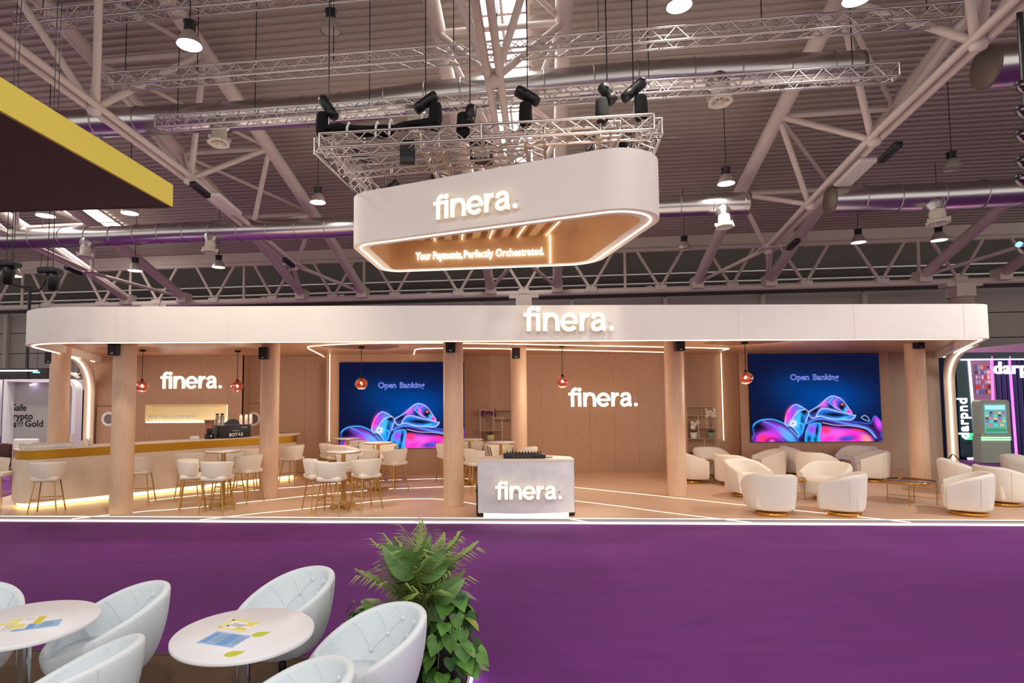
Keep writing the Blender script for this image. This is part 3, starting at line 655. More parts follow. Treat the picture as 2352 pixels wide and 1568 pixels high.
# ================================================================== WALLS OF THE STAND
def pwall(name,label,p0,p1,z0=ZS,z1=ZC+.02,width=.72,seam=1.25,th=.10,mt=None):
    p0=Vector(p0);p1=Vector(p1); L=(p1-p0).length; a=math.atan2(p1.y-p0.y,p1.x-p0.x); m=mt or M_woodwall
    r=thing(name,label,None,(p0.x,p0.y,z0),a,kind='structure')
    MB().box((L/2,th/2+.02,(z1-z0)/2),(L,th,z1-z0)).build('backing',mat('panel_gap',hexc(140,106,84),.9),r)
    k=max(1,round(L/width)); w_=L/k; zs=[0]
    while zs[-1]+seam<(z1-z0)-.3: zs.append(zs[-1]+seam)
    zs.append(z1-z0)
    for i in range(k):
        for j in range(len(zs)-1):
            MB().box((w_*(i+.5),.012,(zs[j]+zs[j+1])/2),(w_-.004,.024,zs[j+1]-zs[j]-.003)).build('wood_panel',m,r)
    return r
YB=16.3; nx0,nx1,nz0,nz1=-8.93,-6.65,1.50,2.02
pwall('wall_bar_lower','wood panelled wall behind the bar, part below the glass niche',(-8.93,YB),(-6.65,YB),z1=nz0,seam=3)
pwall('wall_bar_upper','wood panelled wall behind the bar, part above the glass niche',(-8.93,YB),(-6.65,YB),z0=nz1,seam=3)
pwall('wall_bar_left','wood panelled wall behind the bar, part left of the niche',(-10.5,YB),(-8.93,YB),seam=3)
pwall('wall_bar_right','wood panelled wall behind the bar, part right of the niche',(-6.65,YB),(-6.28,YB),seam=3)
pwall('wall_bar_return','short side wall beside the bar wall',(-6.28,YB+.03),(-6.28,16.95),seam=3)
pwall('wall_link','wood panelled wall between the bar wall and the left screen',(-6.28,16.95),(-3.95,16.95),seam=3)
pwall('wall_screen_left_return','short side wall beside the left screen wall',(-3.95,16.95),(-3.95,16.28),seam=3)
pwall('wall_screen_left','wood panelled wall carrying the left screen',(-3.95,16.25),(-.18,16.25))
pwall('wall_alcove_left','wood panelled alcove wall behind the left shelf',(-.18,17.0),(1.3,17.0))
pwall('wall_alcove_left_return','side wall of the left alcove',(-.18,16.25),(-.18,17.0))
pwall('wall_logo_return','side wall between left alcove and logo wall',(1.3,17.0),(1.3,16.6))
pwall('wall_logo','wood panelled back wall carrying the lit lettering',(1.3,16.6),(6.05,16.6))
pwall('wall_alcove_right','wood panelled alcove wall behind the right shelf',(6.05,17.0),(7.75,17.0))
pwall('wall_screen_right_return','angled side wall left of the right screen',(7.62,17.0),(7.46,16.44))
pwall('wall_screen_right','wood panelled wall carrying the right screen',(7.45,16.4),(11.6,16.4))
pwall('wall_end_return','side wall right of the right screen',(11.6,16.43),(11.8,16.85))
pwall('wall_end','plain beige end wall at the right of the stand',(11.8,16.85),(13.19,16.65),width=2.4,seam=4,mt=mat('beige_wall',hexc(188,166,146),.7,noise=1,scale=1,var=.03))
# glass niche
r=thing('wall_niche','lit rectangular niche in the wall behind the bar','niche',(nx0,YB,nz0)); W_=nx1-nx0; Hn=nz1-nz0; mn=mat('niche_cream',hexc(240,224,190),.6)
for c,d,nm in(((W_/2,.36,Hn/2),(W_,.02,Hn),'back'),((W_/2,.18,.01),(W_,.36,.02),'shelf'),((W_/2,.18,Hn-.01),(W_,.36,.02),'top'),((.01,.18,Hn/2),(.02,.36,Hn),'side'),((W_-.01,.18,Hn/2),(.02,.36,Hn),'side')): MB().box(c,d).build(nm,mn,r)
for c,d in(((W_/2,.03,.03),(W_-.05,.02,.02)),((W_/2,.33,.03),(W_-.05,.02,.02)),((W_-.03,.03,Hn/2),(.02,.02,Hn-.06))): MB().box(c,d).build('light_strip',emat('niche_led',(1,.86,.55),4.5),r)
M_glass=mat('clear_glass',(1,.98,.93),.08,alpha=.42)
gl=MB().lathe([(0,0),(.035,0),(.045,.2),(.042,.2),(.032,.01),(0,.008)],14).mesh('beer_glass',M_glass)
for k in range(13):
    o=bpy.data.objects.new('drinking_glass',gl); COL.objects.link(o); o.location=(nx0+.08+k*.105,YB+.14,nz0+.02); tag(o,'clear drinking glass in the row standing on the lit niche shelf','glass','drinking glasses in the niche')
# porthole doors
def door(name,label,x0,x1,Y,ztop,phx,phz):
    r=thing(name,label,None,((x0+x1)/2,Y,ZS),kind='structure'); wd=x1-x0
    MB().box((0,-.02,(ztop-ZS)/2),(wd,.03,ztop-ZS)).build('leaf',M_woodwall,r)
    for s in(-1,1): MB().box((s*wd/2,-.018,(ztop-ZS)/2),(.02,.034,ztop-ZS)).build('frame',mat('panel_gap',(0,0,0)),r)
    MB().box((0,-.018,ztop-ZS),(wd,.034,.02)).build('frame',mat('panel_gap',(0,0,0)),r)
    Mx=Matrix.Rotation(PI/2,3,'X'); c=(phx-(x0+x1)/2,-.035,phz-ZS)
    MB().lathe([(.13,0),(.13,.02),(.17,.035),(.2,.02),(.2,0)],28,c,M=Mx).build('porthole_ring',M_whitepl,r)
    MB().lathe([(.13,.004),(0,.004)],28,c,M=Mx).build('porthole_glass',mat('dark_porthole',hexc(120,112,108),.15),r)
p=ony(252,962,YB); door('door_1','door with round white porthole left behind the bar',p.x-.35,p.x+.5,YB,1.98,p.x,p.z)
p=ony(583,962,16.92); door('door_2','door with round white porthole right of the bar wall',p.x-.28,p.x+.42,16.92,2.02,p.x,p.z)

# ------------------------------------------------------------------ round wooden columns and their loudspeakers
COLS=[(-9.08,13.1,'wooden column at the far left behind the bar end'),(-6.51,11.15,'wooden column in front of the bar, nearest the front edge'),(-4.33,12.81,'wooden column at the right end of the bar'),(-.34,11.74,'wooden column left of the lettered desk'),(1.19,14.6,'wooden column further back behind the desk, left of the wall lettering'),(4.38,12.72,'wooden column left of the armchairs'),(10.3,13.7,'wooden column at right between armchairs and end wall')]
for x,y,l in COLS:
    r=thing('column',l,'column',(x,y,ZS)); MB().lathe([(.197,0),(.197,2.39)],36).build('shaft',M_woodcol,r); MB().lathe([(.197,2.392),(.197,ZC-ZS)],36).build('upper_shaft',M_woodcol,r)
    MB().lathe([(.199,0),(.2,.0),(.2,.012),(.197,.012)],36).build('base_ring',M_woodcol,r)
for i,(px,py,dx,dy) in enumerate(((117,821,-.24,-.1),(263,800,-.16,-.22),(606,811,-.07,-.26),(1035,794,0,-.27),(1185,811,-.02,-.27),(1561,792,.03,-.27),(2110,788,.12,-.25))):
    x,y,_=COLS[i]; p=ony(px,py,y+dy); r=thing('loudspeaker',('first','second','third','fourth','fifth','sixth','seventh')[i]+' small black loudspeaker from the left, on top of a wooden column','loudspeaker',(p.x,y+dy,p.z))
    MB().rbox((0,0,0),(.19,.15,.26),.02).build('cabinet',M_black,r); MB().box((0,-.077,.0),(.16,.006,.22)).build('grille',mat('speaker_grille',hexc(34,33,34),.7,bump=.4,scale=300),r); MB().box((0,-.082,-.095),(.05,.004,.012)).build('badge',M_whitepl,r)
    v=Vector((x,y,0))-Vector((p.x,y+dy,0)); MB().tube((0,.05,0),(v.x*.6,v.y*.6,0),.02,6).build('bracket',M_black,r)
# ------------------------------------------------------------------ pendants
M_copper=mat('copper_glass',hexc(206,120,96),.08,.85,bump=1,scale=9,detail=1)
for i,(px,py,Y,l) in enumerate(((326,887,14.2,'copper globe pendant beside the left bar column'),(545,887,14.6,'copper globe pendant right of the lit lettering over the bar'),(830,881,13.6,'copper globe pendant in front of the left screen'),(1292,877,13.6,'copper globe pendant above left of the wall lettering'),(1713,868,13.0,'copper globe pendant left of the right screen'))):
    p=ony(px,py,Y); r=thing('pendant_lamp',l,'pendant lamp',p); 
    rnd=random.Random(i)
    def gf(u,v,rnd=rnd):
        a=2*PI*u; t=PI*(.06+.82*v); R_=.145*(1+.07*math.sin(3*a+5*v)+.05*math.sin(5*a-7*v)); return (R_*math.sin(t)*math.cos(a),R_*math.sin(t)*math.sin(a),.13*math.cos(t)*1.05)
    MB().grid(gf,26,14,True).build('globe',mat('copper_globe',hexc(212,120,96),.1,.35,trans=.75,bump=.8,scale=9,detail=1),r)
    MB().lathe([(0,-.04),(.035,-.02),(.04,.02),(.02,.06),(0,.07)],12).build('bulb',emat('bulb_glow',(1,.62,.45),14),r); light('pendant_light','POINT',p-Vector((0,0,.22)),45 if i>1 else 16,(1,.82,.66),.006)
    MB().lathe([(.03,.12),(.03,.17),(.01,.18)],10).build('socket',M_black,r); MB().tube((0,0,.17),(0,0,ZC-p.z),.008,5).build('cord',M_black,r); MB().lathe([(.07,ZC-p.z-.04),(.07,ZC-p.z),(0,ZC-p.z)],14).build('ceiling_rose',M_black,r)
# ------------------------------------------------------------------ wall lettering
def yl(px,py,Y): return ony(px,py,Y)
c=ony(443,876,YB); logo_sign('white lit lettering on the wall above the bar niche',c,(ony(513,876,YB)-ony(373,876,YB)).length)
c=ony(1383,915,16.6); logo_sign('white lit lettering on the middle back wall',c,(ony(1462,915,16.58)-ony(1304,915,16.58)).length)
t=(1303-60)/(2278-60); c=ony(1303,738,P_FL.lerp(P_FR,.58).y-.005); logo_sign('large white lit lettering on the canopy front',c,(ony(1406,738,10.5)-ony(1201,738,10.5)).length,math.atan2(P_FR.y-P_FL.y,P_FR.x-P_FL.x),.08,.04)
# ================================================================== SCREENS
def paint_screen(nw=330,nh=226):
    X,Y=np.meshgrid(np.linspace(175,2075,nw),np.linspace(135,1430,nh)); img=np.zeros((nh,nw,3))
    def blend(c,a): 
        a=np.clip(a,0,1)[...,None]; img[:]=img*(1-a)+np.array(c)*a
    img[:]=(.004,.006,.03)
    g=np.exp(-(((X-1300)/560)**2+((Y-800)/270)**2)); blend((.0,.05,.27),g*.95)
    g=np.exp(-(((X-820)/330)**2+((Y-600)/200)**2)); blend((.0,.04,.19),g*.45)
    img*= (1-.10*(np.sin(Y/9)>.4))[...,None]
    def smooth(pts,closed=True): return np.array([(p.x,p.y) for p in catmull([Vector((x,y,0)) for x,y in pts],8,closed)])
    def inside(poly):
        r=np.zeros(X.shape,bool); n=len(poly); j=n-1
        for i in range(n):
            xi,yi=poly[i]; xj,yj=poly[j]
            if yi!=yj: r^=((yi>Y)!=(yj>Y))&(X<(xj-xi)*(Y-yi)/(yj-yi)+xi)
            j=i
        return r
    def dist(poly,closed):
        d=np.full(X.shape,1e9); n=len(poly)
        for i in range(n if closed else n-1):
            a=poly[i]; b=poly[(i+1)%n]; ab=b-a; L=(ab**2).sum()+1e-9
            t=np.clip(((X-a[0])*ab[0]+(Y-a[1])*ab[1])/L,0,1); d=np.minimum(d,np.hypot(X-a[0]-t*ab[0],Y-a[1]-t*ab[1]))
        return d
    def shape(pts,c0,c1,edge,ew=9,glow=.9,dirv=(0,1)):
        P=smooth(pts); m=inside(P); d=dist(P,True); x=(X*dirv[0]+Y*dirv[1]); lo,hi=(P@np.array(dirv)).min(),(P@np.array(dirv)).max(); t=np.clip((x-lo)/(hi-lo),0,1)[...,None]
        col=np.array(c0)*(1-t)+np.array(c1)*t; img[m]=col[m]; blend(edge,np.exp(-(d/ew)**2)*glow); blend(edge,np.exp(-(d/(ew*3.2))**2)*.16*m)
    def blob(cx,cy,rx,ry,rot,c,p=1.0,mask=None):
        ca,sa=math.cos(rot),math.sin(rot); u=((X-cx)*ca+(Y-cy)*sa)/rx; v=(-(X-cx)*sa+(Y-cy)*ca)/ry; a=np.exp(-(u*u+v*v)**1.5)*p
        if mask is not None: a=a*mask
        blend(c,a)
    def line(pts,c,wd=8,p=.9): blend(c,np.exp(-(dist(smooth(pts,False),False)/wd)**2)*p)
    BK=(.003,.003,.012); BL=(.02,.12,.62); CY_=(.05,.45,.95); VI=(.28,.05,.70); MG=(.85,.02,.45); RD=(.95,.03,.10); PK=(.80,.10,.62); WH=(.55,.65,1)
    # left wing
    shape([(200,1210),(235,1150),(340,1102),(500,1100),(640,1150),(770,1240),(860,1350),(915,1440),(220,1450),(215,1320)],BK,BK,BL,8)
    ml=inside(smooth([(200,1210),(235,1150),(340,1102),(500,1100),(640,1150),(770,1240),(860,1350),(915,1440),(220,1450)]))
    blob(590,1260,220,75,.5,VI,1,ml); blob(700,1340,150,60,.75,CY_,.9,ml); blob(420,1170,120,40,.3,(.1,.04,.3),.6,ml)
    blob(430,1380,190,115,-.1,VI,1,ml); blob(420,1370,150,85,-.15,MG,1,ml); blob(330,1370,70,60,-.6,RD,.9,ml); blob(470,1415,100,50,0,BK,1,ml); blob(470,1420,45,32,0,PK,.8,ml)
    line([(210,1190),(260,1140),(350,1105),(500,1102),(660,1165)],CY_,7); line([(360,1130),(500,1190),(640,1290),(760,1390),(800,1440)],(.1,.2,.9),10); line([(240,1440),(270,1340),(380,1290),(500,1310),(620,1400),(660,1440)],VI,9)
    # middle lobes
    shape([(672,1175),(690,1050),(745,945),(830,882),(940,930),(1020,1000),(985,1120),(950,1260),(915,1430),(840,1300),(760,1200)],(.02,.10,.5),(.01,.3,.8),WH,6,.8)
    blob(725,1040,40,110,.3,MG,1); blob(800,1010,55,110,.35,VI,.9); blob(870,1090,60,150,.2,CY_,.8); blob(955,990,55,45,.4,BK,1); blob(790,1160,50,50,0,(.9,.8,1),.8); blob(785,1160,16,16,0,BL,1); blob(920,1130,30,110,.1,BK,.8)
    line([(730,1190),(800,1060),(880,980),(970,955)],WH,6); line([(690,1190),(780,1280),(850,1360),(900,1425)],CY_,9); line([(850,1150),(930,1180),(930,1290),(905,1420)],CY_,12); line([(700,1230),(770,1230),(850,1330)],(.02,.02,.1),10)
    # right body
    shape([(918,1450),(935,1280),(985,1150),(1090,1080),(1280,1070),(1500,1110),(1750,1150),(1905,1160),(1975,1060),(2040,1110),(2088,1210),(2060,1330),(1990,1440)],BK,BK,BL,8)
    mr=inside(smooth([(918,1450),(935,1280),(985,1150),(1090,1080),(1280,1070),(1500,1110),(1750,1150),(1905,1160),(1975,1060),(2040,1110),(2088,1210),(2060,1330),(1990,1440)]))
    blob(1500,1370,440,190,.1,VI,1,mr); blob(1430,1360,300,130,.05,PK,.9,mr); blob(1700,1370,190,90,.35,MG,1,mr); blob(1260,1260,70,60,.2,RD,.95,mr); blob(1840,1400,90,60,.6,(.95,.25,.2),.9,mr); blob(1300,1390,120,50,-.3,MG,.9,mr)
    blob(1560,1385,150,45,-.12,(.03,.02,.35),.95,mr); blob(1590,1370,60,22,0,BL,.7,mr)
    blob(1740,1262,110,22,.18,RD,1,mr); blob(2030,1160,55,110,-.3,(.55,.05,.75),1,mr)
    line([(1160,1170),(1300,1185),(1500,1210),(1700,1225),(1850,1270),(1960,1350),(1990,1430)],BK,30,1); line([(1000,1160),(1130,1100),(1300,1105),(1550,1165),(1760,1205),(1900,1260),(1985,1380)],(.08,.25,.95),14); line([(1210,1150),(1400,1190),(1620,1200),(1850,1250),(1970,1370)],WH,5,.7)
    # cyan inner curl
    shape([(960,1440),(965,1300),(1000,1200),(1090,1160),(1185,1165),(1180,1260),(1160,1350),(1155,1445)],(.02,.2,.8),(.02,.35,.9),CY_,7)
    blob(1060,1250,60,65,.2,VI,1); blob(1130,1270,22,110,.15,BK,1); blob(1010,1390,35,60,.2,BK,.9); blob(1100,1400,28,40,0,BK,.9); line([(930,1440),(950,1280),(990,1190)],BK,14,1)
    # dome
    shape([(1020,1000),(1110,940),(1200,880),(1290,800),(1375,760),(1470,785),(1545,850),(1610,950),(1645,1020),(1540,1010),(1400,990),(1240,960),(1140,1060),(1060,1080)],(.06,.12,.7),(.02,.03,.2),WH,6,.85)
    blob(1400,850,110,50,-.2,(.10,.10,.6),.8); blob(1510,915,62,75,0,BK,1); blob(1515,885,20,16,0,(1,.12,.05),1); blob(1565,960,30,40,.2,CY_,.8); blob(1250,880,80,40,-.6,PK,.6); blob(1350,910,60,35,.7,BK,.9); blob(1110,980,90,28,-.55,BK,1); blob(1610,990,40,25,.7,MG,.9); blob(1400,880,26,60,-.3,PK,.7)
    line([(1380,790),(1330,850),(1370,900),(1460,960),(1560,1000)],CY_,8); line([(1440,800),(1400,850),(1420,910),(1480,965)],PK,7)
    # lip
    shape([(1130,1055),(1190,960),(1290,945),(1450,990),(1650,1040),(1700,1050),(1640,1110),(1500,1110),(1330,1095),(1200,1060)],(.02,.15,.6),(.02,.2,.75),WH,6,.85)
    blob(1400,1035,210,38,.08,BK,1); blob(1510,1090,90,20,-.2,CY_,.9)
    line([(1780,1080),(1830,1048),(1880,1080),(1895,1130),(1830,1115),(1780,1080)],(.5,.6,.9),5,.7)
    return np.clip(img,0,1)
def screen_mesh(name,wd,ht):
    img=paint_screen(); nh,nw,_=img.shape; xs=np.linspace(-wd/2,wd/2,nw); zs=np.linspace(ht/2,-ht/2,nh)
    V=[(x,0,z) for z in zs for x in xs]; Fc=[(j*nw+i,j*nw+nw+i,j*nw+nw+i+1,j*nw+i+1) for j in range(nh-1) for i in range(nw-1)]
    me=bpy.data.meshes.new(name); me.from_pydata(V,[],Fc); at=me.color_attributes.new('picture','FLOAT_COLOR','POINT')
    buf=np.ones((nh*nw,4),np.float32); buf[:,:3]=img.reshape(-1,3); at.data.foreach_set('color',buf.ravel())
    m=bpy.data.materials.new('screen_picture'); m.use_nodes=True; nt=m.node_tree; nt.nodes.clear()
    a=nt.nodes.new('ShaderNodeVertexColor'); a.layer_name='picture'; e=nt.nodes.new('ShaderNodeEmission'); e.inputs[1].default_value=1.05; o=nt.nodes.new('ShaderNodeOutputMaterial')
    nt.links.new(a.outputs[0],e.inputs[0]); nt.links.new(e.outputs[0],o.inputs[0]); me.materials.append(m); return me
SW,SH=3.40,2.33
sme=screen_mesh('screen_picture',SW,SH)
for c,l in((Vector((ony(780,834,16.2).x+SW/2,16.2,1.965)),'large wall screen with flowing neon shapes, left one'),(Vector((9.49,16.33,2.10)),'large wall screen with flowing neon shapes, right one')):
    r=thing('led_screen',l,'screen',c); r.scale=(1,1,1) if c.x<0 else (1.055,1,1.035)
    MB().box((0,.035,0),(SW+.02,.05,SH+.02)).build('cabinet',M_black,r); o=bpy.data.objects.new('picture',sme); COL.objects.link(o); o.parent=r
    for word,al,x_ in(('Open','RIGHT',-.14),('Banking','LEFT',-.06)):
        o=place_text(word,.22,.004,emat('screen_text',(.25,.30,1),1.1),'caption',r,(x_,-.012,.47),bold=.004,align=al)
        place_text(word,.22,.004,mat('caption_fill',(.003,.01,.06),.5),'caption_core',r,(x_,-.016,.47),bold=-.004,align=al)

# ================================================================== BAR COUNTER
ca=onz(37,1172,ZS); cb=onz(595,1109,ZS); cd=onz(690,1097.5,ZS)
dv=(cb-ca).to_2d().normalized(); pv=Vector((-dv.y,dv.x)); A=ca.to_2d(); Bc=A+dv*((cd.to_2d()-A).dot(dv)); DEP=.72; HB=1.13
outer=round_poly([A+pv*.74,A,Bc,Bc+pv*.74],[0,.42,.42,0],10,closed=False)
inner=offset_path(outer,DEP)
poly=outer
r=thing('bar_counter','long pale bar counter with gold band and glowing base','bar counter',(A.x,A.y,ZS)); o0=A
q=[p-o0 for p in poly]; oo=[p-o0 for p in outer]
def shrink(pl,d): return offset_path(pl,d)
mb=MB(); base_in=shrink(oo,.09); 
full=lambda off:[*(shrink(oo,off)),*[]]
MB().prism(full(.10),0,.10).build('plinth',mat('plinth_white',hexc(240,225,200),.6),r)
led=shrink(oo,.085); MB().wall(led,.02,.085).build('base_light',M_ledbase,r)
MB().prism(full(.012),.10,.945).build('front_panel',M_stone,r)
MB().prism(full(0),.95,HB-.012).build('gold_band',M_goldband,r)
MB().prism(full(.004),HB-.012,HB).build('worktop',mat('worktop_white',hexc(236,222,208),.4),r)
ZK=ZS+HB
def onbar(t,d): p=A+dv*t+pv*d; return Vector((p.x,p.y,ZK))
def bar_t(px): # distance along counter for a picture column
    best=min(((abs(proj_x(onbar(t*.05,.35))-px),t*.05) for t in range(0,150))); return best[1]
ab=math.atan2(dv.y,dv.x)
# glass display
r=thing('display_case','low glass display case on the left end of the bar','display case',onbar(bar_t(105),.38),ab)
for s in(-1,1):
    MB().box((0,s*.17,.045),(.85,.012,.09)).build('glass_pane',M_glass,r); MB().box((s*.42,0,.045),(.012,.34,.09)).build('glass_pane',M_glass,r)
    MB().box((0,s*.17,.098),(.87,.03,.016)).build('rail',mat('case_rail',hexc(222,206,178),.4),r)
MB().box((0,0,.006),(.84,.33,.012)).build('tray',mat('tray_dark',hexc(120,108,92),.5),r)
MB().lathe([(0,0),(.03,0),(.045,.06),(.05,.1),(.06,.115),(0,.11)],12).build('paper_cone',M_whitepl,loc=onbar(bar_t(62),.3),label='small white folded paper holder at the left end of the bar',cat='holder')
M_cup=mat('paper_cup',hexc(240,226,212),.7)
def cups(px,d,n,label,rad=.042,z=ZK,stack=.05):
    p=onbar(bar_t(px),d); p.z=z; r=thing('cup_stack',label,'cups',p,group=None)
    for k in range(n): MB().lathe([(rad,0),(rad*1.04,.006),(rad*.72,.105),(0,.105)],14,(0,0,k*stack)).build('cup',M_cup,r)
for a in((170,.45,4,'tall stack of upturned white paper cups on the bar, leftmost'),(190,.5,1,'single low white paper cup on the bar behind the left column'),(201,.4,2,'short stack of white paper cups just right of the single cup'),(212,.5,2,'short stack of white paper cups beside the glowing arch leg'),(205,.58,1,'low cup standing between the short cup stacks')): cups(*a)
r=thing('napkin_holder','white napkin box on the bar under the niche','box',onbar(bar_t(447),.4),ab); MB().rbox((0,0,.045),(.19,.12,.09),.02).build('body',M_whitepl,r); MB().box((0,0,.092),(.12,.03,.006)).build('slot',M_cup,r)
# coffee grinder
r=thing('coffee_grinder','black coffee grinder with clear bean hopper on the bar','grinder',onbar(bar_t(484),.42),ab)
MB().lathe([(.105,0),(.11,.02),(.11,.1),(.09,.13),(.0,.13)],18).build('base',M_black,r); MB().lathe([(.05,.13),(.085,.2),(.06,.22),(.085,.26),(.0,.26)],16).build('collar',M_black,r)
MB().lathe([(.075,.26),(.125,.44),(.12,.44),(.07,.265)],18).build('hopper',mat('hopper_clear',(.9,.62,.5),.08,trans=.85,ior=1.2),r); MB().lathe([(.13,.44),(.13,.46),(0,.465)],18).build('hopper_lid',mat('hopper_lid',hexc(200,160,140),.3),r); MB().box((0,-.105,.07),(.03,.02,.03),0).build('logo_badge',M_whitepl,r)
# espresso machine
Wm=(onbar(bar_t(571),.4)-onbar(bar_t(500),.4)).length*.98; pm=onbar(bar_t(536),.42)
r=thing('espresso_machine','black espresso machine with white print on the bar','coffee machine',pm,ab)
MB().rbox((0,.02,.16),(Wm,.42,.30),.02).build('body',M_black,r)
MB().box((0,-.02,.318),(Wm*.96,.36,.02)).build('cup_tray',M_chrome,r)
for s in(-1,1): MB().box((s*Wm*.4,0,.01),(.06,.3,.02)).build('foot',M_chrome,r)
V=[(-.16*1,.0,.33),(.17,.0,.33),(.12,.0,.42),(.04,.0,.46),(-.05,.0,.45),(-.15,.0,.37)]; mbx=MB(); n=len(V); mbx.add([(x,-.05,z) for x,y,z in V]+[(x,.1,z) for x,y,z in V],[tuple(range(n)),tuple(reversed(range(n,2*n)))]+[(i,n+i,n+(i+1)%n,(i+1)%n) for i in range(n)]); mbx.build('lever_hood',M_black,r)
place_text('BOTÓS',.105,.004,M_whitepl,'print',r,(0.02,-.195,.045),align='CENTER',bold=.004); place_text('FRESHLY',.035,.004,M_whitepl,'print',r,(.02,-.195,.165),align='CENTER',spacing=1.3); place_text('laSpaziale',.04,.004,M_whitepl,'print',r,(Wm*.29,-.195,.245),align='CENTER')
for k,(dx,h_) in enumerate(((-.36,1),(-.24,1))):
    p=pm+Vector((dv.x,dv.y,0))*dx+Vector((pv.x,pv.y,0))*.02; p.z=ZK+.33
    r=thing('thermos_flask',('left','right')[k]+' one of two steel flasks on top of the espresso machine','flask',p); MB().lathe([(.05,0),(.05,.2),(.035,.22),(.035,.235)],14).build('body',mat('flask_steel',hexc(170,164,156),.3,.8),r); MB().lathe([(.04,.235),(.04,.27),(0,.275)],12).build('cap',M_black,r)
for k,dx in enumerate((.22,.36,.48)):
    p=pm+Vector((dv.x,dv.y,0))*dx; p.z=ZK+.328; r=thing('cup_stack',('left','middle','right')[k]+' stack of upturned paper cups on top of the espresso machine','cups',p,group='cup stacks on the espresso machine')
    for j in range(4): MB().lathe([(.042,0),(.044,.006),(.03,.1),(0,.1)],12,(0,0,j*.045)).build('cup',M_cup,r)
r=thing('tap','slim chrome tap at the right end of the bar','tap',onbar(bar_t(586),.5)); MB().path([(0,0,0),(0,0,.2),(0,-.03,.25),(0,-.1,.26),(0,-.13,.22)],.014,8).build('spout',M_chrome,r); MB().lathe([(.03,0),(.03,.02),(.014,.03)],10).build('base',M_chrome,r)
r=thing('drip_tray','pale tray box set into the right end of the bar','tray',onbar(bar_t(655),.4),ab); MB().box((0,0,.02),(.7,.3,.04)).build('tray',mat('case_rail',(0,0,0)),r); MB().box((0,0,.042),(.62,.22,.006)).build('grid',mat('tray_dark',(0,0,0)),r)

# ================================================================== BAR STOOLS AND BAR TABLES
def make_stool():
    r=thing('bar_stool','x','bar stool')
    mb=MB(); mb.rbox((0,.02,.645),(.44,.44,.085),.035,k=4); mb.build('seat',M_stoolfab,r)
    # backrest shell: sitter faces +Y, back at -Y
    def prof(u):
        a=(-1.72+3.44*u); top=.965-.035*(abs(a)/1.72)**3; bot=.655; return a,top,bot
    NB=10
    def fn(u,v):
        a,top,bot=prof(u); t=v*2*PI; th=.032; fade=min(1,min(u,1-u)/.04+.35); hh=(top-bot)/2*(1-.0*fade)
        ct,st=math.cos(t),math.sin(t); n_=.35
        x=math.copysign(abs(ct)**.8,ct)*th*fade; z=math.copysign(abs(st)**n_,st)*hh
        R_=.245+.035*(z/hh)+x; Ry=.235+.03*(z/hh)+x
        yy=-math.cos(a)*Ry+.02; 
        if abs(a)>PI/2: yy=.02+(abs(a)-PI/2)*.55; xx=math.copysign(R_,a)
        else: xx=math.sin(a)*R_
        return (xx,yy,(top+bot)/2+z)
    mb=MB(); mb.grid(fn,34,17); mb.build('backrest',M_stoolfab,r)
    for sx in(-1,1):
        for sy in(-1,1): MB().tube((sx*.155,.02+sy*.15,.60),(sx*.235,.02+sy*.225,0),.013,8).build('leg',M_brass,r)
    MB().box((0,.02,.598),(.36,.34,.012)).build('under_frame',M_brass,r)
    mb=MB(); z=.27; f=1-z/.6; k=[(sx*(.155+.08*f),.02+sy*(.15+.075*f),z) for sx,sy in((-1,-1),(1,-1),(1,1),(-1,1))]
    for i in range(4): mb.tube(k[i],k[(i+1)%4],.008,6)
    mb.build('footrest',M_brass,r); return r
STOOL=make_stool(); used=[0]
def stool(px,py,deg,label,group='cream bar stools'):
    p=onz(px,py,ZS); o=STOOL if used[0]==0 else copy_tree(STOOL); used[0]+=1
    o.location=p; o.rotation_euler=(0,0,math.radians(deg)); tag(o,label,None,group); return o
# deg: 0 = sitter faces away from the camera (+Y), 90 = faces left, -90 = faces right, 180 = faces the camera
for a in((106,1178,16,'cream bar stool at the left end of the bar, seen from behind'),(320,1156,12,'cream bar stool at the bar just right of the front column'),(433,1141,12,'cream bar stool at the bar behind the left bar table'),(563,1125,12,'cream bar stool at the bar left of the second column'),(672,1113,75,'cream bar stool at the right end of the bar'),(-12,1164,-80,'cream bar stool cut by the left edge, beside the bar end'),
 (439,1171,-68,'bar stool on the left of the left bar table'),(496,1177,-4,'bar stool in front of the left bar table, back to the camera'),(569,1153,65,'bar stool on the right of the left bar table'),(528,1146,150,'bar stool behind the left bar table, facing the camera'),
 (728,1171,-55,'bar stool on the left of the front middle bar table'),(761,1180,-8,'bar stool in front of the front middle bar table, back to camera'),(842,1169,38,'bar stool on the right of the front middle bar table'),(802,1148,160,'bar stool behind the front middle bar table, facing the camera'),
 (907,1129,50,'bar stool on the right of the table before the left screen'),(886,1110,170,'bar stool behind the table before the left screen'),(840,1131,8,'bar stool left front of the table before the left screen, back to camera'),(820,1124,-60,'bar stool left of the table before the left screen'),(843,1106,-150,'bar stool rear left of the table before the left screen'),
 (757,1106,-60,'bar stool left of the rearmost bar table'),(776,1111,-8,'bar stool in front of the rearmost bar table'),(822,1097,150,'bar stool right behind the rearmost bar table'),
 (1092,1131,-65,'bar stool half hidden by the left edge of the desk'),(1087,1101,180,'bar stool behind the bar table right of the column'),(1026,1108,-70,'bar stool mostly hidden behind the column left of the desk'),(1152,1116,180,'bar stool facing the camera behind the table over the desk'),(1137,1108,-150,'bar stool farther back, its rim over the small table above the desk'),(1209,1124,70,'bar stool whose back shows above the controller on the desk')): stool(*a)
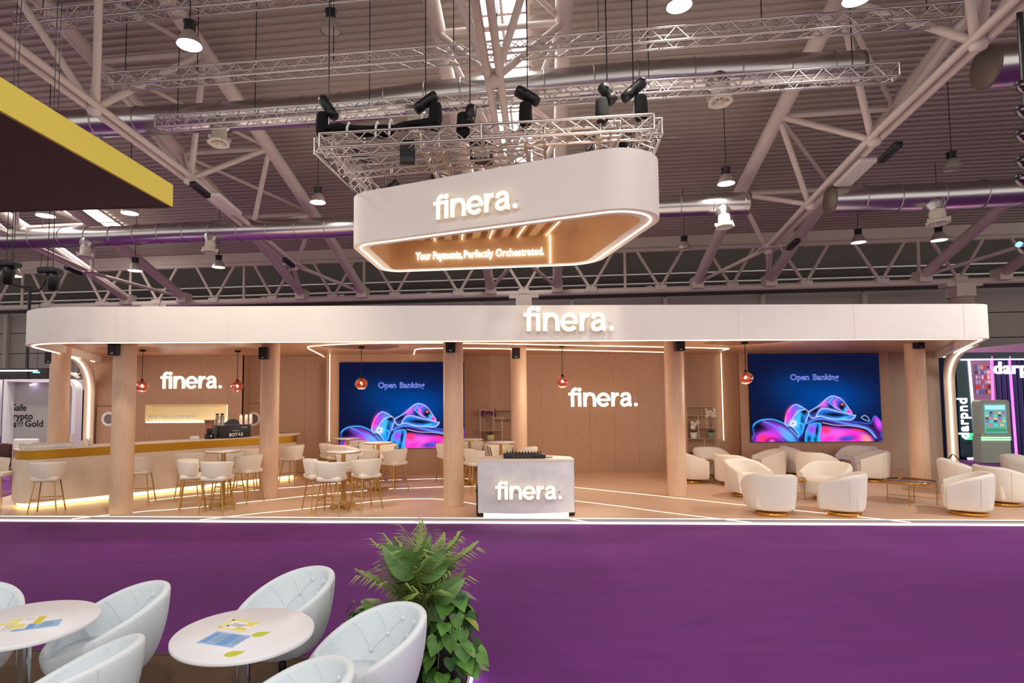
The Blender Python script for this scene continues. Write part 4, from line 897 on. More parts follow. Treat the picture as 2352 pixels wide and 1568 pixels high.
def make_btable():
    r=thing('bar_table','x','bar table')
    MB().lathe([(0,1.055),(.322,1.055),(.33,1.06),(.33,1.082),(.326,1.086),(0,1.086)],40).build('table_top',M_tabletop,r); MB().lathe([(.331,1.056),(.334,1.06),(.334,1.078),(.331,1.08)],40).build('rim',M_brass,r)
    MB().box((0,0,.545),(.07,.07,1.02)).build('post',M_brass,r)
    for k in range(2): MB().box((0,0,.03),(.5,.065,.06),PI/2*k+.5).build('foot_bar',M_brass,r)
    MB().box((0,0,1.045),(.22,.22,.018)).build('mount_plate',M_brass,r); return r
BT=make_btable()
for i,(px,py,l) in enumerate(((511,1162,'round white bar table with gold post at left, near the bar'),(788,1166,'round white bar table nearest the front, left of the desk'),(868,1126,'round white bar table in front of the left screen reflecting its colours'),(798,1106,'rearmost round white bar table at the left edge of the screen'),(1079,1112,'round white bar table just right of the column by the desk'),(1151,1126,'round white bar table whose top shows above the desk'))):
    o=BT if i==0 else copy_tree(BT); o.location=onz(px,py,ZS); tag(o,l,None,'round bar tables')

# ================================================================== ARMCHAIRS
def make_armchair():
    r=thing('armchair','x','armchair')   # sitter faces +Y
    HW=.375
    def center(u):
        # plan U path: front of left arm -> back -> front of right arm
        s=u*2-1; a=abs(s); sg=1 if s>=0 else -1
        if a<.62:
            t=a/.62*PI/2; return (sg*HW*math.sin(t)**.85 if t>0 else 0, -.30+.33*(1-math.cos(t)), a)
        t=(a-.62)/.38; return (sg*(HW+.0*t),.03+.30*t,a)
    pts=[center(i/40) for i in range(41)]
    pl=[Vector((x,y)) for x,y,a in pts]; hs=[.74-.20*max(0,(a-.30)/.7)**1.25 for x,y,a in pts]
    th=.055; prof=[]
    for j in range(9):
        t=PI*j/8; prof.append((math.cos(t)*th,math.sin(t)*th))   # rounded top, from outer to inner
    V=[];n=0
    for i,(p,h_) in enumerate(zip(pl,hs)):
        a=pl[max(i-1,0)];b=pl[min(i+1,40)]; t=(b-a).normalized(); nrm=Vector((t.y,-t.x))  # outward
        ring=[]
        ring.append((th*.7-.045,.10)); ring.append((th*.95-.035,.13)); ring.append((th-.015,.3)); 
        ring+=[(dx+.012,h_-th+dz) for dx,dz in prof]; ring+=[(-th,.3),(-th,.12)]
        n=len(ring)
        for dx,z in ring: V.append((p.x+nrm.x*dx,p.y+nrm.y*dx,z))
    Fc=[(i*n+j,(i+1)*n+j,(i+1)*n+(j+1)%n,i*n+(j+1)%n) for i in range(40) for j in range(n)]
    mb=MB(); mb.add(V,Fc,True); mb.add(V[:n]+V[-n:],[tuple(range(n)),tuple(reversed(range(n,2*n)))]); mb.build('shell',M_boucle,r)
    for s in(-1,1):   # back seams
        i=20+s*9; p=pl[i]; t=(pl[i+1]-pl[i-1]).normalized(); nrm=Vector((t.y,-t.x)); MB().path([(p.x+nrm.x*(d+.0015),p.y+nrm.y*(d+.0015),z) for d,z in((th*.95-.035,.13),(th-.015,.3),(th+.012,hs[i]-th))],.003,5).build('seam',mat('boucle_seam',hexc(214,204,192),.9),r)
    mb=MB(); mb.rbox((0,.055,.265),(.635,.66,.32),.06,k=4); mb.build('seat_base',M_boucle,r)
    mb=MB(); mb.rbox((0,.06,.415),(.63,.62,.09),.045,k=4); mb.build('seat_cushion',M_boucle,r)
    MB().lathe([(0,.035),(.10,.04),(.11,.105),(0,.105)],20,(0,.02,0)).build('swivel',M_gold,r)
    MB().lathe([(.27,0),(.285,.008),(.285,.045),(.27,.055),(0,.06)],36,(0,.02,0)).build('base_ring',M_gold,r); return r
ARM=make_armchair(); ua=[0]
def armchair(px,py,deg,label):
    o=ARM if ua[0]==0 else copy_tree(ARM); ua[0]+=1; o.location=onz(px,py,ZS); o.rotation_euler=(0,0,math.radians(deg)); tag(o,label,None,'cream tub armchairs')
for a in((1772,1180,-14,'cream tub armchair nearest the front at left of the lounge, back to the camera'),(1940,1180,52,'cream tub armchair at the front facing left, gold base on the glowing floor line'),(1904,1146,125,'cream tub armchair facing left, directly behind the second front armchair'),(1712,1137,-165,'cream tub armchair facing the camera behind the nearest armchair'),(1684,1114,-62,'cream tub armchair left of the one facing the camera'),(1771,1099,80,'cream tub armchair facing left below the left part of the right screen'),
 (1826,1091,-115,'cream tub armchair close under the middle of the right screen, facing right'),(1872,1107,-60,'cream tub armchair in front of the one under the right screen'),(1975,1090,125,'cream tub armchair under the right part of the right screen'),(2006,1104,68,'cream tub armchair left of the large coffee table, facing left'),(1633,1094,-172,'cream tub armchair facing the camera in front of the right shelf'),(1586,1106,-95,'cream tub armchair half hidden behind the column'),
 (2228,1180,55,'cream tub armchair nearest the front at far right'),(2206,1136,-118,'cream tub armchair right of the large coffee table'),(2300,1158,-90,'cream tub armchair behind the far right front armchair, facing right'),(2352,1122,-150,'cream tub armchair cut by the right edge')): armchair(*a)
# coffee tables
M_tglass=mat('smoked_glass_top',hexc(128,118,110),.06,.0)
def coffee(px,py,rad,ht,label,rot=.3):
    r=thing('coffee_table',label,'coffee table',onz(px,py,ZS),rot,'gold framed glass coffee tables')
    MB().lathe([(0,ht-.012),(rad-.012,ht-.012),(rad-.012,ht),(0,ht)],40).build('glass_top',M_tglass,r)
    MB().lathe([(rad-.014,ht-.035),(rad,ht-.035),(rad,ht+.006),(rad-.014,ht+.006),(rad-.014,ht-.035)],40).build('rim',M_gold,r)
    L=[]
    for k in range(4):
        a=PI/2*k+PI/4; p=Vector((math.cos(a),math.sin(a),0))*(rad-.03); L.append(p)
        MB().tube((p.x,p.y,0),(p.x,p.y,ht-.03),.01,8).build('leg',M_brass,r); MB().lathe([(0,0),(.016,.006),(.016,.02),(.01,.03)],10,p).build('foot',M_brass,r)
    for k in range(2): MB().tube(L[k]+Vector((0,0,.12)),L[k+2]+Vector((0,0,.12)),.006,6).build('stretcher',M_brass,r)
coffee(2095,1154,.42,.43,'largest round glass coffee table with gold rim, at right of the lounge',.05); coffee(1643,1103,.24,.48,'small round glass coffee table in front of the right shelf'); coffee(1823,1146,.24,.43,'small round glass coffee table reflecting blue between the front armchairs',.6); coffee(1926,1096,.28,.43,'round glass coffee table under the right screen between armchairs',.2)
# ================================================================== LETTERED DESK
pd=onz(1211,1192,ZS); DY=pd.y; k_=DY/F
WD=(ony(1320,1060,DY+.12)-ony(1099,1060,DY+.12)).length; HD=1.02
r=thing('dj_desk','grey concrete look desk with curved front and glowing base at the front edge','desk',(pd.x,DY,ZS),.01); 
def bow(w_,b,y0,n=14): return [(-w_/2+w_*i/n,y0-b*(1-((2*i/n)-1)**2)) for i in range(n+1)]
fr=bow(WD,.10,.12); DP=.72
MB().prism(fr+[(WD/2,.12+DP*.55),(WD*.22,.12+DP),(-WD*.22,.12+DP),(-WD/2,.12+DP*.55)],.09,HD-.035).build('body',M_concrete,r)
MB().prism([(x*1.004,y-.004) for x,y in fr]+[(WD/2,.12+DP*.55),(WD*.22,.12+DP),(-WD*.22,.12+DP),(-WD/2,.12+DP*.55)],HD-.033,HD).build('desk_top',mat('desk_top_cream',hexc(238,222,204),.5),r)
MB().prism([(x*.885,y+.045) for x,y in fr]+[(WD*.4,.55),(-WD*.4,.55)],0,.09).build('plinth',M_whitepl,r)
MB().wall([(x*.885,y+.038) for x,y in fr],.012,.088).build('base_light',M_ledw,r)
c=Vector((pd.x+.03,DY+.015,0)); pz=ony(1213,1127,DY+.02).z
logo_sign('white lit lettering on the front of the grey desk',(pd.x+.02,DY+.03,pz),WD*.675,.01,.07,.03)
for s,l in((-1,'black case standing behind the left side of the desk'),(1,'black case standing behind the right side of the desk')):
    q=thing('black_case',l,'case',(pd.x+s*(WD/2-.03),DY+.42,ZS)); MB().rbox((0,0,.27),(.12,.34,.54),.03).build('body',M_black,q); MB().box((s*.062,0,.42),(.01,.14,.03)).build('handle',M_blackfab,q)
ct=ony(1204,1046,DY+.35)
r=thing('dj_controller','black mixing controller with knobs on the grey desk','controller',(ct.x,DY+.36,ZS+HD)); WC=.74
MB().rbox((0,0,.035),(WC,.32,.066),.015).build('body',M_black,r)
kn=MB().lathe([(.012,0),(.011,.03),(0,.031)],10).mesh('knob',M_blackfab)
for i in range(12):
    for j in range(3):
        o=bpy.data.objects.new('knob',kn); COL.objects.link(o); o.parent=r; o.location=(-.3+i*.055,.11-j*.06,.067)
for s in(-1,1): MB().lathe([(.08,.066),(.08,.08),(.07,.088),(0,.088)],24,(s*.24,-.06,0)).build('jog_wheel',mat('jog_grey',hexc(52,50,52),.3),r)
for i in range(5): MB().box((-.2+i*.07,-.162,.03),(.02,.004,.012)).build('port',mat('port_grey',hexc(120,118,118),.4),r)
MB().path([(.36,-.05,.02),(.42,-.08,.012),(.5,-.05,.01)],.006,6).build('cable',M_black,r)

# ================================================================== SHELVES WITH ORCHIDS
M_shelf=mat('champagne_metal',hexc(206,184,160),.4,.5)
def shelf(label,px0,px1,pyt,Y,mirror):
    x0=ony(px0,1000,Y).x; x1=x0+1.0 if px1 is None else ony(px1,1000,Y).x; zt=ony(px0,pyt,Y).z; r=thing('metal_shelf',label,'shelf',(x0,Y,ZS)); W_=x1-x0; H_=zt-ZS
    def bar(a,b,nm='bar'):
        for dy in(0,.26): MB().tube((a[0],dy,a[1]),(b[0],dy,b[1]),.011,6).build(nm,M_shelf,r)
    X=(lambda t:W_*(1-t)) if mirror else (lambda t:W_*t)
    for t in(0,1): bar((W_*t,0),(W_*t,H_),'upright')
    rows=[.32,.49,.67,.84,1.0]; segs=[(0,1,.30),(0,1,.50),(0,.62,.67),(.38,1,.86),(0,1,1.0),(0,1,.12)]
    for t0,t1,z in segs: bar((X(t0),H_*z),(X(t1),H_*z),'rail'); MB().box((W_/2 if (t0,t1)==(0,1) else (X(t0)+X(t1))/2,.13,H_*z),(abs(X(t1)-X(t0)),.26,.012)).build('shelf_board',M_shelf,r)
    for t,z0,z1 in((.38,.67,1.0),(.62,.5,.86),(.45,.30,.5),(.62,.12,.3)): bar((X(t),H_*z0),(X(t),H_*z1),'divider')
    return r,x0,W_,H_
r,sx,sw,sh=shelf('champagne metal shelf with purple orchid in the left alcove',1103,None,942,16.62,False)
r2,sx2,sw2,sh2=shelf('champagne metal shelf with two white orchids in the right alcove',1577,1650,934,16.62,True)
def orchid(px,pybase,Y,col,pot,hgt,label,spread=.16,potr=.09,z=None,seed=1,lean=0):
    rnd=random.Random(seed); p=ony(px,pybase,Y)
    if z is not None: p.z=z
    r=thing('orchid_plant',label,'potted orchid',p)
    MB().lathe([(potr*.7,0),(potr*.95,.06),(potr,.15),(potr*.92,.17),(potr*.85,.15),(0,.145)],18).build('pot',mat('pot_'+label.split()[0],pot,.5,noise=1,scale=20,var=.15),r)
    for k in range(4):
        a=k*1.6+rnd.random(); q=[Vector((math.cos(a)*.1*t,math.sin(a)*.05*t,.15+.14*t-.08*t*t)) for t in(0,.5,1,1.4)]
        MB().path(q,.02,6,radii=[.008,.022,.018,.003]).build('leaf',mat('orchid_leaf',hexc(60,78,44),.5),r)
    fm=mat('petal_'+label.split()[0],col,.7)
    for k in range(2):
        s=(-1,1)[k]; q=catmull([Vector((0,0,.14)),Vector((s*.02+lean*.4,0,.14+hgt*.5)),Vector((s*.05+lean,-.01,.14+hgt*.9)),Vector((s*spread*.9+lean,-.03,.14+hgt))],5); MB().path(q,.005,5).build('stem',mat('orchid_stem',hexc(84,74,50),.6),r)
        for j in range(6):
            c=q[-1].lerp(q[len(q)*2//3],j/6)+Vector((rnd.uniform(-.06,.06),rnd.uniform(-.05,.02),rnd.uniform(-.10,.12))); mb=MB()
            for m_ in range(5):
                a=m_*1.257+rnd.random(); d=Vector((math.cos(a),-.25,math.sin(a))); e=Vector((-math.sin(a),0,math.cos(a))); L=.05
                mb.add([c,c+d*L*.5+e*.024,c+d*L,c+d*L*.5-e*.024,c+d*L*.5+Vector((0,-.012,0))],[(0,1,4),(1,2,4),(2,3,4),(3,0,4)],True)
            mb.build('bloom',fm,r)
zA=ZS+sh*.30+.006; zB=ZS+sh*.50+.006
orchid(1127,1003,16.75,hexc(96,24,92),hexc(196,190,140),.62,'purple orchid in a patterned pale green pot on the left shelf',.2,.115,ZS+sh*.5+.006,2,-.06)
orchid(1593,990,16.75,hexc(236,226,214),hexc(236,230,226),.25,'white low orchid in a white pot on the right shelf',.1,.095,ZS+sh2*.5+.006,3)
orchid(1633,990,16.75,hexc(240,228,216),hexc(120,146,124),.55,'creamy tall orchid in a green pot on the right shelf',.1,.095,ZS+sh2*.5+.006,4)
for k,(px,zf,l) in enumerate(((1150,.86,'tiny row of small trinkets on the upper board of the left shelf'),(1156,.30,'tiny row of small trinkets on the lower board of the left shelf'))):
    p=ony(px,1000,16.75); r=thing('trinket_row',l,'trinkets',(p.x,16.75,ZS+sh*zf+.006))
    for j in range(4): MB().lathe([(0,0),(.016,.004),(.018,.016),(.008,.03),(0,.032)],8,(-.09+j*.06,0,0)).build('trinket',M_whitepl,r)
p=ony(1597,1057,16.95); r=thing('wall_socket','white double wall socket low on the right alcove wall','socket',(p.x,16.98,p.z)); MB().box((0,0,0),(.14,.02,.08)).build('plate',M_whitepl,r); MB().box((0,-.012,0),(.05,.01,.05)).build('insert',mat('port_grey',(0,0,0)),r)

# ================================================================== YELLOW / BLACK BANNER BOX AT UPPER LEFT
zy=4.5; cB=onz(391,475,zy); cA=onz(0,258,zy); dA=(cA-cB).normalized(); cA2=cB+dA*6.5; cL=onz(0,486,zy); dL=(cL-cB).normalized(); cL2=cB+dL*7
hy=(ony(392,425,cB.y)-ony(391,475,cB.y)).z
r=thing('hanging_banner_box','yellow edged dark hanging ceiling box at upper left','hanging banner',cB); z3=Vector((0,0,1))
q=[cB-cB,cA2-cB,cA2-cB+dL*7,cL2-cB]
MB().prism([(p.x,p.y) for p in reversed(q)],0.005,hy-.01).build('underside_panel',mat('dark_brown_fabric',hexc(92,76,64),.9,noise=1,scale=3,var=.06),r)
for a,b in((q[0],q[1]),(q[0],q[3])):
    d=(b-a).normalized(); nn=Vector((d.y,-d.x,0)); ctr=(a+b)/2; nn=nn if nn.dot(ctr-(q[2]/2))>0 else -nn; c=ctr+nn*.015; ang=math.atan2(d.y,d.x)
    MB().box((c.x,c.y,hy/2),((b-a).length,.03,hy),ang).build('yellow_band' if a is q[0] and b is q[1] else 'dark_band',mat('yellow_fabric',hexc(246,228,96),.8) if b is q[1] else mat('dark_brown_fabric',hexc(0,0,0)),r)
for p in(q[1]*.5,q[3]*.5,q[2]*.5): MB().tube((p.x,p.y,hy),(p.x,p.y,zdeck((p+cB).dot(HV))-zy),.01,5).build('hanger_cable',M_black,r)

# ================================================================== NEIGHBOUR STAND AT LEFT
YN=19.3
def np_(px,py,Y=YN): return ony(px,py,Y)
a0=np_(22,900); a1=np_(186,900); zt=np_(100,871).z
r=thing('neighbour_booth_wall','grey booth wall with white rounded frame and black words, far left','booth wall',(a0.x,YN,0)); W_=a1.x-a0.x
MB().box((W_/2,.12,zt/2),(W_,.06,zt-.02)).build('grey_panel',mat('booth_grey',hexc(176,174,172),.8),r)
fp=round_poly([(0,0),(0,zt),(W_,zt),(W_,0)],[0,0,.35,0],10,closed=False); mb=MB(); A_=fp; B_=offset_path(fp,-.12); n=len(A_)
V=[(p.x,y,p.y) for y in(-.25,.15) for q in(A_,B_) for p in q]; mb.add(V,[x for i in range(n-1) for x in((i,i+1,n+i+1,n+i),(2*n+i,3*n+i,3*n+i+1,2*n+i+1),(i,2*n+i,2*n+i+1,i+1),(n+i,n+i+1,3*n+i+1,3*n+i))]); mb.build('white_frame',M_whitepl,r)
MB().box((-.35,-1.0,zt/2),(.06,2.2,zt)).build('side_panel',mat('booth_white',hexc(214,220,228),.7),r)
M_txt=mat('black_vinyl',hexc(18,18,20),.5)
for t,px,py,s in(('Safe',22,941,.30),('rypto',24,961,.30),('s',25,979,.30),('Gold',52,978,.30)):
    p=np_(px,py+2,YN); place_text(t,s,.006,M_txt,'word',r,(p.x-a0.x,.085,p.z),bold=.006)
p=np_(42,972); MB().path([(p.x-a0.x+x,.085,p.z+z) for x,z in rrect(.15,.17,.04,3)],.008,5,True).build('symbol_box',M_txt,r); place_text('Au',.1,.006,M_txt,'word',r,(p.x-a0.x-.055,.085,p.z-.03))
for k in range(2):
    p=np_(72+k*7,884-k*2); MB().box((p.x-a0.x,.0,p.z),(.1,.03,.03)).build('spot',emat('violet_spot',(.8,.6,1),6),r)
p=onz(46,1062,0); p.y=18.2
r=thing('white_sofa','pale grey sofa in front of the far left booth wall','sofa',(np_(44,1000,18.0).x,18.0,0)); MB().rbox((0,0,.35),(.75,.7,.5),.06).build('seat',mat('sofa_pale',hexc(214,208,200),.8),r); MB().rbox((0,.3,.72),(.75,.18,.5),.06).build('backrest',mat('sofa_pale',(0,0,0)),r); MB().box((0,0,.06),(.65,.6,.1)).build('base',M_black,r)
p=ony(3,1037,16); r=thing('brown_chair','dark brown rounded chair cut by the left edge behind the bar','chair',(p.x-.2,16,0)); MB().rbox((0,0,.45),(.6,.6,.35),.1).build('seat',mat('dark_leather',hexc(70,34,22),.5),r); MB().rbox((0,.22,.75),(.6,.16,.5),.07).build('backrest',mat('dark_leather',(0,0,0)),r); MB().lathe([(.2,0),(.2,.03),(.04,.05),(.04,.28)],16).build('pedestal',M_black,r)
# dark sign band with exit sign
p=ony(85,855,24); r=thing('exit_sign','green lit exit sign on the dark band at far left','sign',(p.x,24,p.z)); MB().rbox((0,0,0),(.34,.06,.10),.02).build('housing',M_black,r); 
for k in range(4): MB().box((-.11+k*.075,-.035,0),(.05,.01,.05)).build('pictogram',emat('exit_green',(.15,1,.5),4),r)
MB().tube((0,0,.05),(0,0,zcable(p)-p.z),.01,5).build('hanger',M_black,r)
x0=ony(-40,858,24.6); x1=ony(118,858,24.6); MB().box(((x0.x+x1.x)/2,24.6,x0.z),(x1.x-x0.x,.5,.42)).build('dark_beam',mat('dark_beam',hexc(44,38,38),.8),label='dark horizontal beam behind the exit sign at far left',cat='beam')
p=ony(62,835,24.3); MB().tube((0,0,-3),(0,0,3.2),.06,8).build('dark_pole',M_black,loc=p,label='thin dark pole in front of the far wall at left',cat='pole')
p=ony(0,853,24.2); q2=ony(58,852,24.2); MB().box(((p.x+q2.x)/2,24.2,p.z+.03),(abs(q2.x-p.x)+1,.05,.05)).build('light_tube',emat('cool_tube',(.9,.95,1),2.5),label='thin white light tube at the left edge under the canopy',cat='light')
p=ony(172,862,YN); p.z=zt+.1; r=thing('shaggy_ornament','pale shaggy object on top of the far left booth','ornament',p)
for k in range(14):
    a=random.uniform(0,2*PI); MB().path([(0,0,0),(.09*math.cos(a),.05*math.sin(a),.1*random.uniform(-.6,1)),(.2*math.cos(a),.1*math.sin(a),.14*random.uniform(-.8,1))],.03,5,radii=[.03,.025,.005]).build('tuft',mat('tuft_cream',hexc(222,206,190),.9),r)

# ================================================================== NEIGHBOUR STAND AT RIGHT
YR=20.0
def nr(px,py,Y=YR): return ony(px,py,Y)
r=thing('neighbour_booth','dark blue booth with magenta and white light strips at the right edge','booth',(nr(2224,1000).x,YR,0)); bx=nr(2224,1000).x
zt=nr(2260,812).z; M_navy=mat('navy_gloss',hexc(10,30,58),.25); M_pink=mat('pink_wall',hexc(206,150,196),.7); M_teal=mat('teal_gloss',hexc(8,58,66),.2)
MB().box((-.55,1.9,zt*.5),(.1,4.2,zt)).build('side_wall',M_navy,r); MB().box((-.2,-.1,zt*.5),(.5,.2,zt)).build('corner_post',M_teal,r)
MB().box((3.2,2.6,zt*.5),(7,.1,zt)).build('pink_back_wall',M_pink,r)
MB().box((3.2,-.05,zt-.08),(7,.35,.22)).build('top_beam',M_navy,r); MB().box((3.2,-.24,zt-.21),(7,.03,.04)).build('white_light_strip',emat('cool_led',(1,.75,.95),6),r)
MB().box((3.2,0,.05),(7.4,1.0,.1)).build('plinth',M_navy,r); MB().box((3.2,-.53,.06),(7.4,.03,.06)).build('white_light_strip',emat('cool_led',(0,0,0),1),r)
MB().tube((.08,-.22,.1),(-.02,-.22,zt-.2),.03,6).build('white_light_strip',emat('cool_led',(0,0,0),1),r)
mg=emat('magenta_led',(1,.05,.35),5)
for px0,px1 in((2277,2286),(2318,2335),(2362,2380)):
    a=nr(px0,818,YR-.2); b=nr(px1,1050,YR-.2); MB().tube((a.x-bx,-.2,a.z),(b.x-bx,-.2,max(b.z,.1)),.035,6).build('magenta_light_strip',mg,r)
for px in(2293,2305,2317,2330,2342,2354): 
    a=nr(px,900,YR+.6); MB().box((a.x-bx,.6,zt*.5),(.12,.06,zt-.1)).build('blue_slat',mat('slat_blue',hexc(20,34,96),.5),r)
p=nr(2282,858,YR-.3); place_text('darpnd',.58,.06,emat('cool_letter',(1,.9,1),1.6),'lettering',r,(p.x-bx,-.3,p.z),bold=.008,spacing=1.12)
p=nr(2225,1008,YR-.45); place_text('darpnd',.44,.05,emat('cool_letter',(0,0,0),1),'vertical_lettering',r,(p.x-bx,-.45,p.z),rot=(0,-PI/2,0),bold=.008,spacing=1.1)
MB().box((-.15,-.21,.75),(.3,.02,.22)).build('green_reflection_glow',emat('green_glow',(.05,.8,.25),1.2),r)  # green reflection on the corner post, put in as a glowing slab
# picture on the pink wall: game poster built of flat colour tiles
pa=nr(2237,838,YR+.4); pb=nr(2282,905,YR+.4); q=thing('wall_poster','colourful poster on the pink wall of the right booth','poster',((pa.x+pb.x)/2,YR+.4,(pa.z+pb.z)/2)); wp=abs(pb.x-pa.x); hp=abs(pa.z-pb.z)
MB().box((0,0,0),(wp,.03,hp)).build('backing',mat('poster_base',hexc(120,130,150),.6),q); rnd=random.Random(5)
pal=[hexc(200,60,40),hexc(235,190,90),hexc(60,110,170),hexc(240,235,225),hexc(90,50,40),hexc(150,190,210),hexc(40,90,70)]
for i in range(6):
    for j in range(6):
        MB().box((-wp/2+wp*(i+.5)/6,-.018,-hp/2+hp*(j+.5)/6),(wp/6*rnd.uniform(.55,.98),.006,hp/6*rnd.uniform(.5,.95))).build('print_tile',mat('poster_%d'%rnd.randrange(7),pal[rnd.randrange(7)],.6),q)
# game kiosk
ka=nr(2246,1054,YR-1.0); kb=nr(2312,1054,YR-1.0); wk=kb.x-ka.x; hk=nr(2280,918,YR-1.0).z
k=thing('game_kiosk','pale grey green game kiosk with bright upright screen at right','kiosk',((ka.x+kb.x)/2,YR-1.0,0.0),-.05); M_k=mat('kiosk_grey',hexc(170,182,160),.5)
MB().prism([(x,y) for x,y in rrect(wk,.4,.06,3)],0,hk*.42).build('pedestal',M_k,k)
mbx=MB(); pl=rrect(wk,hk*.6,.09,4); n=len(pl); mbx.add([(x,-.2,hk*.7+z) for x,z in pl]+[(x,.1,hk*.7+z) for x,z in pl],[tuple(range(n)),tuple(reversed(range(n,2*n)))]+[(i,n+i,n+(i+1)%n,(i+1)%n) for i in range(n)]); mbx.build('housing',M_k,k)
MB().box((0,-.205,hk*.7),(wk*.72,.02,hk*.46)).build('screen',emat('kiosk_screen',(.10,.34,.32),1),k)
rnd=random.Random(9)
for i in range(5):
    for j in range(4): MB().box((-wk*.28+i*wk*.14,-.217,hk*(.66+j*.045)),(wk*.10,.006,hk*.032)).build('game_tile',emat('tile_%d'%((i*3+j)%5),[(.25,.08,.45),(.05,.05,.08),(.6,.45,.2),(.1,.5,.45),(.6,.15,.15)][(i*3+j)%5],1),k)
MB().box((0,-.217,hk*.88),(wk*.66,.006,hk*.07)).build('screen_header',emat('screen_sky',(.35,.65,.8),1),k); MB().box((0,-.217,hk*.52),(wk*.66,.006,hk*.05)).build('screen_footer',emat('screen_green',(.05,.25,.12),1),k)
for i in range(3): MB().box((-wk*.2+i*wk*.2,-.219,hk*.60),(wk*.12,.006,hk*.04)).build('game_button',emat('tile_%d'%(4-i),(0,0,0),1),k)
for z in(.40,.365): MB().box((0,-.205,hk*z),(wk*.98,.02,.025)).build('green_light_line',emat('green_line',(.25,1,.35),4),k)
# pale sloping booth roof behind right booth
p=nr(2300,800,24); MB().add([(p.x-2.8,24,p.z-.15),(p.x+4,24,p.z+.5),(p.x+4,24,p.z-.9),(p.x-2.8,24,p.z-.3),(p.x-2.8,25,p.z-.15),(p.x+4,25,p.z+.5)],[(0,1,2,3),(0,4,5,1)]).build('booth_roof_panel',M_pink,label='pale pink sloping panel above the right booth',cat='panel')
r=thing('loop_cable','thin black cable loop on the floor by the right arch leg','cable',onz(2190,1083,ZS)); MB().path([(.22*math.cos(a*.45),.1*math.sin(a*.9),.25+.22*math.sin(a*.45)) for a in range(14)],.014,6,True).build('loop',M_black,r); MB().tube((.0,0,0),(.0,0,.05),.02,6).build('plug',M_black,r)

# ================================================================== STAGE LIGHTS AT THE PICTURE EDGES
M_chromedark=mat('chrome_dark',hexc(120,112,112),.12,1)
tr=thing('lighting_pole','vertical black lighting pole hung at the right edge','lighting pole',(9.95,10.3,3.6)); MB().tube((0,0,1.2),(0,0,8),.045,10).build('pole',M_black,tr)
for k,(px,py,l) in enumerate(((2346,205,'topmost chrome moving head light at the right edge'),(2346,262,'second chrome moving head light at the right edge'),(2346,318,'third chrome moving head light at the right edge'),(2348,378,'fourth moving head light at the right edge, with an orange glint'),(2344,420,'fifth chrome moving head light at the right edge'),(2350,575,'lowest blue lit moving head light at the right edge'))):
    p=ony(px+14,py,10.1); r=thing('moving_head_light',l,'stage light',p); q=Vector((-1,-.15,.5)).normalized().to_track_quat('-Z','Y').to_matrix()
    MB().lathe([(0,.2),(.07,.18),(.09,.05),(.1,-.1),(.07,-.2),(.05,-.21),(0,-.19)],14,M=q).build('head',M_chromedark,r)
    MB().lathe([(.05,-.2),(.05,-.24),(0,-.24)],10,M=q).build('lens',M_black if k<5 else emat('blue_lens',(.1,.4,1),4),r)
    mb=MB(); mb.path([(.0,-.12,.05),(.1,-.13,.02),(.16,0,0),(.1,.13,.02),(0,.12,.05)],.016,6); mb.build('yoke',M_black,r); MB().tube((.15,0,0),(9.95-p.x+.0,10.3-p.y,0),.02,6).build('arm',M_black,r)
for px,py,l,big in((20,610,'bulky black stage light at the left edge above the canopy',1),(115,625,'black stage light with hanging cable above the left canopy end',0)):
    p=ony(px,py,9.0); r=thing('stage_light',l,'stage light',p)
    MB().rbox((0,0,.02),(.30,.2,.1),.03).build('base',M_black,r); MB().lathe([(0,-.3),(.07,-.28),(.09,-.1),(.08,0),(0,.0)],12,(.06 if not big else 0,0,0)).build('head',M_black,r)
    MB().path([(-.04,0,-.03),(-.06,0,-.15),(-.13,0,-.26),(-.24,0,-.3),(-.5,0,-.2)] if not big else [(-.1,0,0),(-.2,0,-.2),(0,0,-.28),(.4,0,-.35)],.014,6).build('cable',M_black,r)
    for s in(-1,1): MB().tube((s*.04,0,.06),(s*.02,0,zdeck(p.dot(HV))-p.z),.006,5).build('hanger_wire',M_black,r)
# ================================================================== FOREGROUND PLATFORM
ZP=.10
e0=onz(60,1493,ZP); e1=onz(1079,1521,ZP); de=(e1-e0).normalized(); e0=e0-de*4; rc=onz(1066,1575,ZP); dr=(rc-e1).normalized(); e2=e1+dr*4.0; e3=e0+dr*4.0
MB().prism([(e0.x,e0.y),(e3.x,e3.y),(e2.x,e2.y),(e1.x,e1.y)],.002,ZP).build('floor_terrace',M_platform,kind='structure',label='low brown carpeted terrace in the foreground')
r=thing('trim_1','dark edge trim with glowing strip round the foreground terrace',None,e1,kind='structure'); mt=mat('trim_dark',hexc(40,30,24),.5)
for a,b,m_,off,z,h_,w_,nm in((e0,e1,mt,0,ZP-.01,.026,.03,'edge_bar'),(e1,e2,mt,0,ZP-.01,.026,.03,'edge_bar'),(e1,e2,emat('violet_led',(.75,.55,1),8),.03,.05,.02,.02,'light_strip')):
    d=(b-a).normalized(); nn=Vector((-d.y,d.x,0)); c=(a+b)/2+nn*off-e1; MB().box((c.x,c.y,z-e1.z),((b-a).length,w_,h_),math.atan2(d.y,d.x)).build(nm,m_,r)
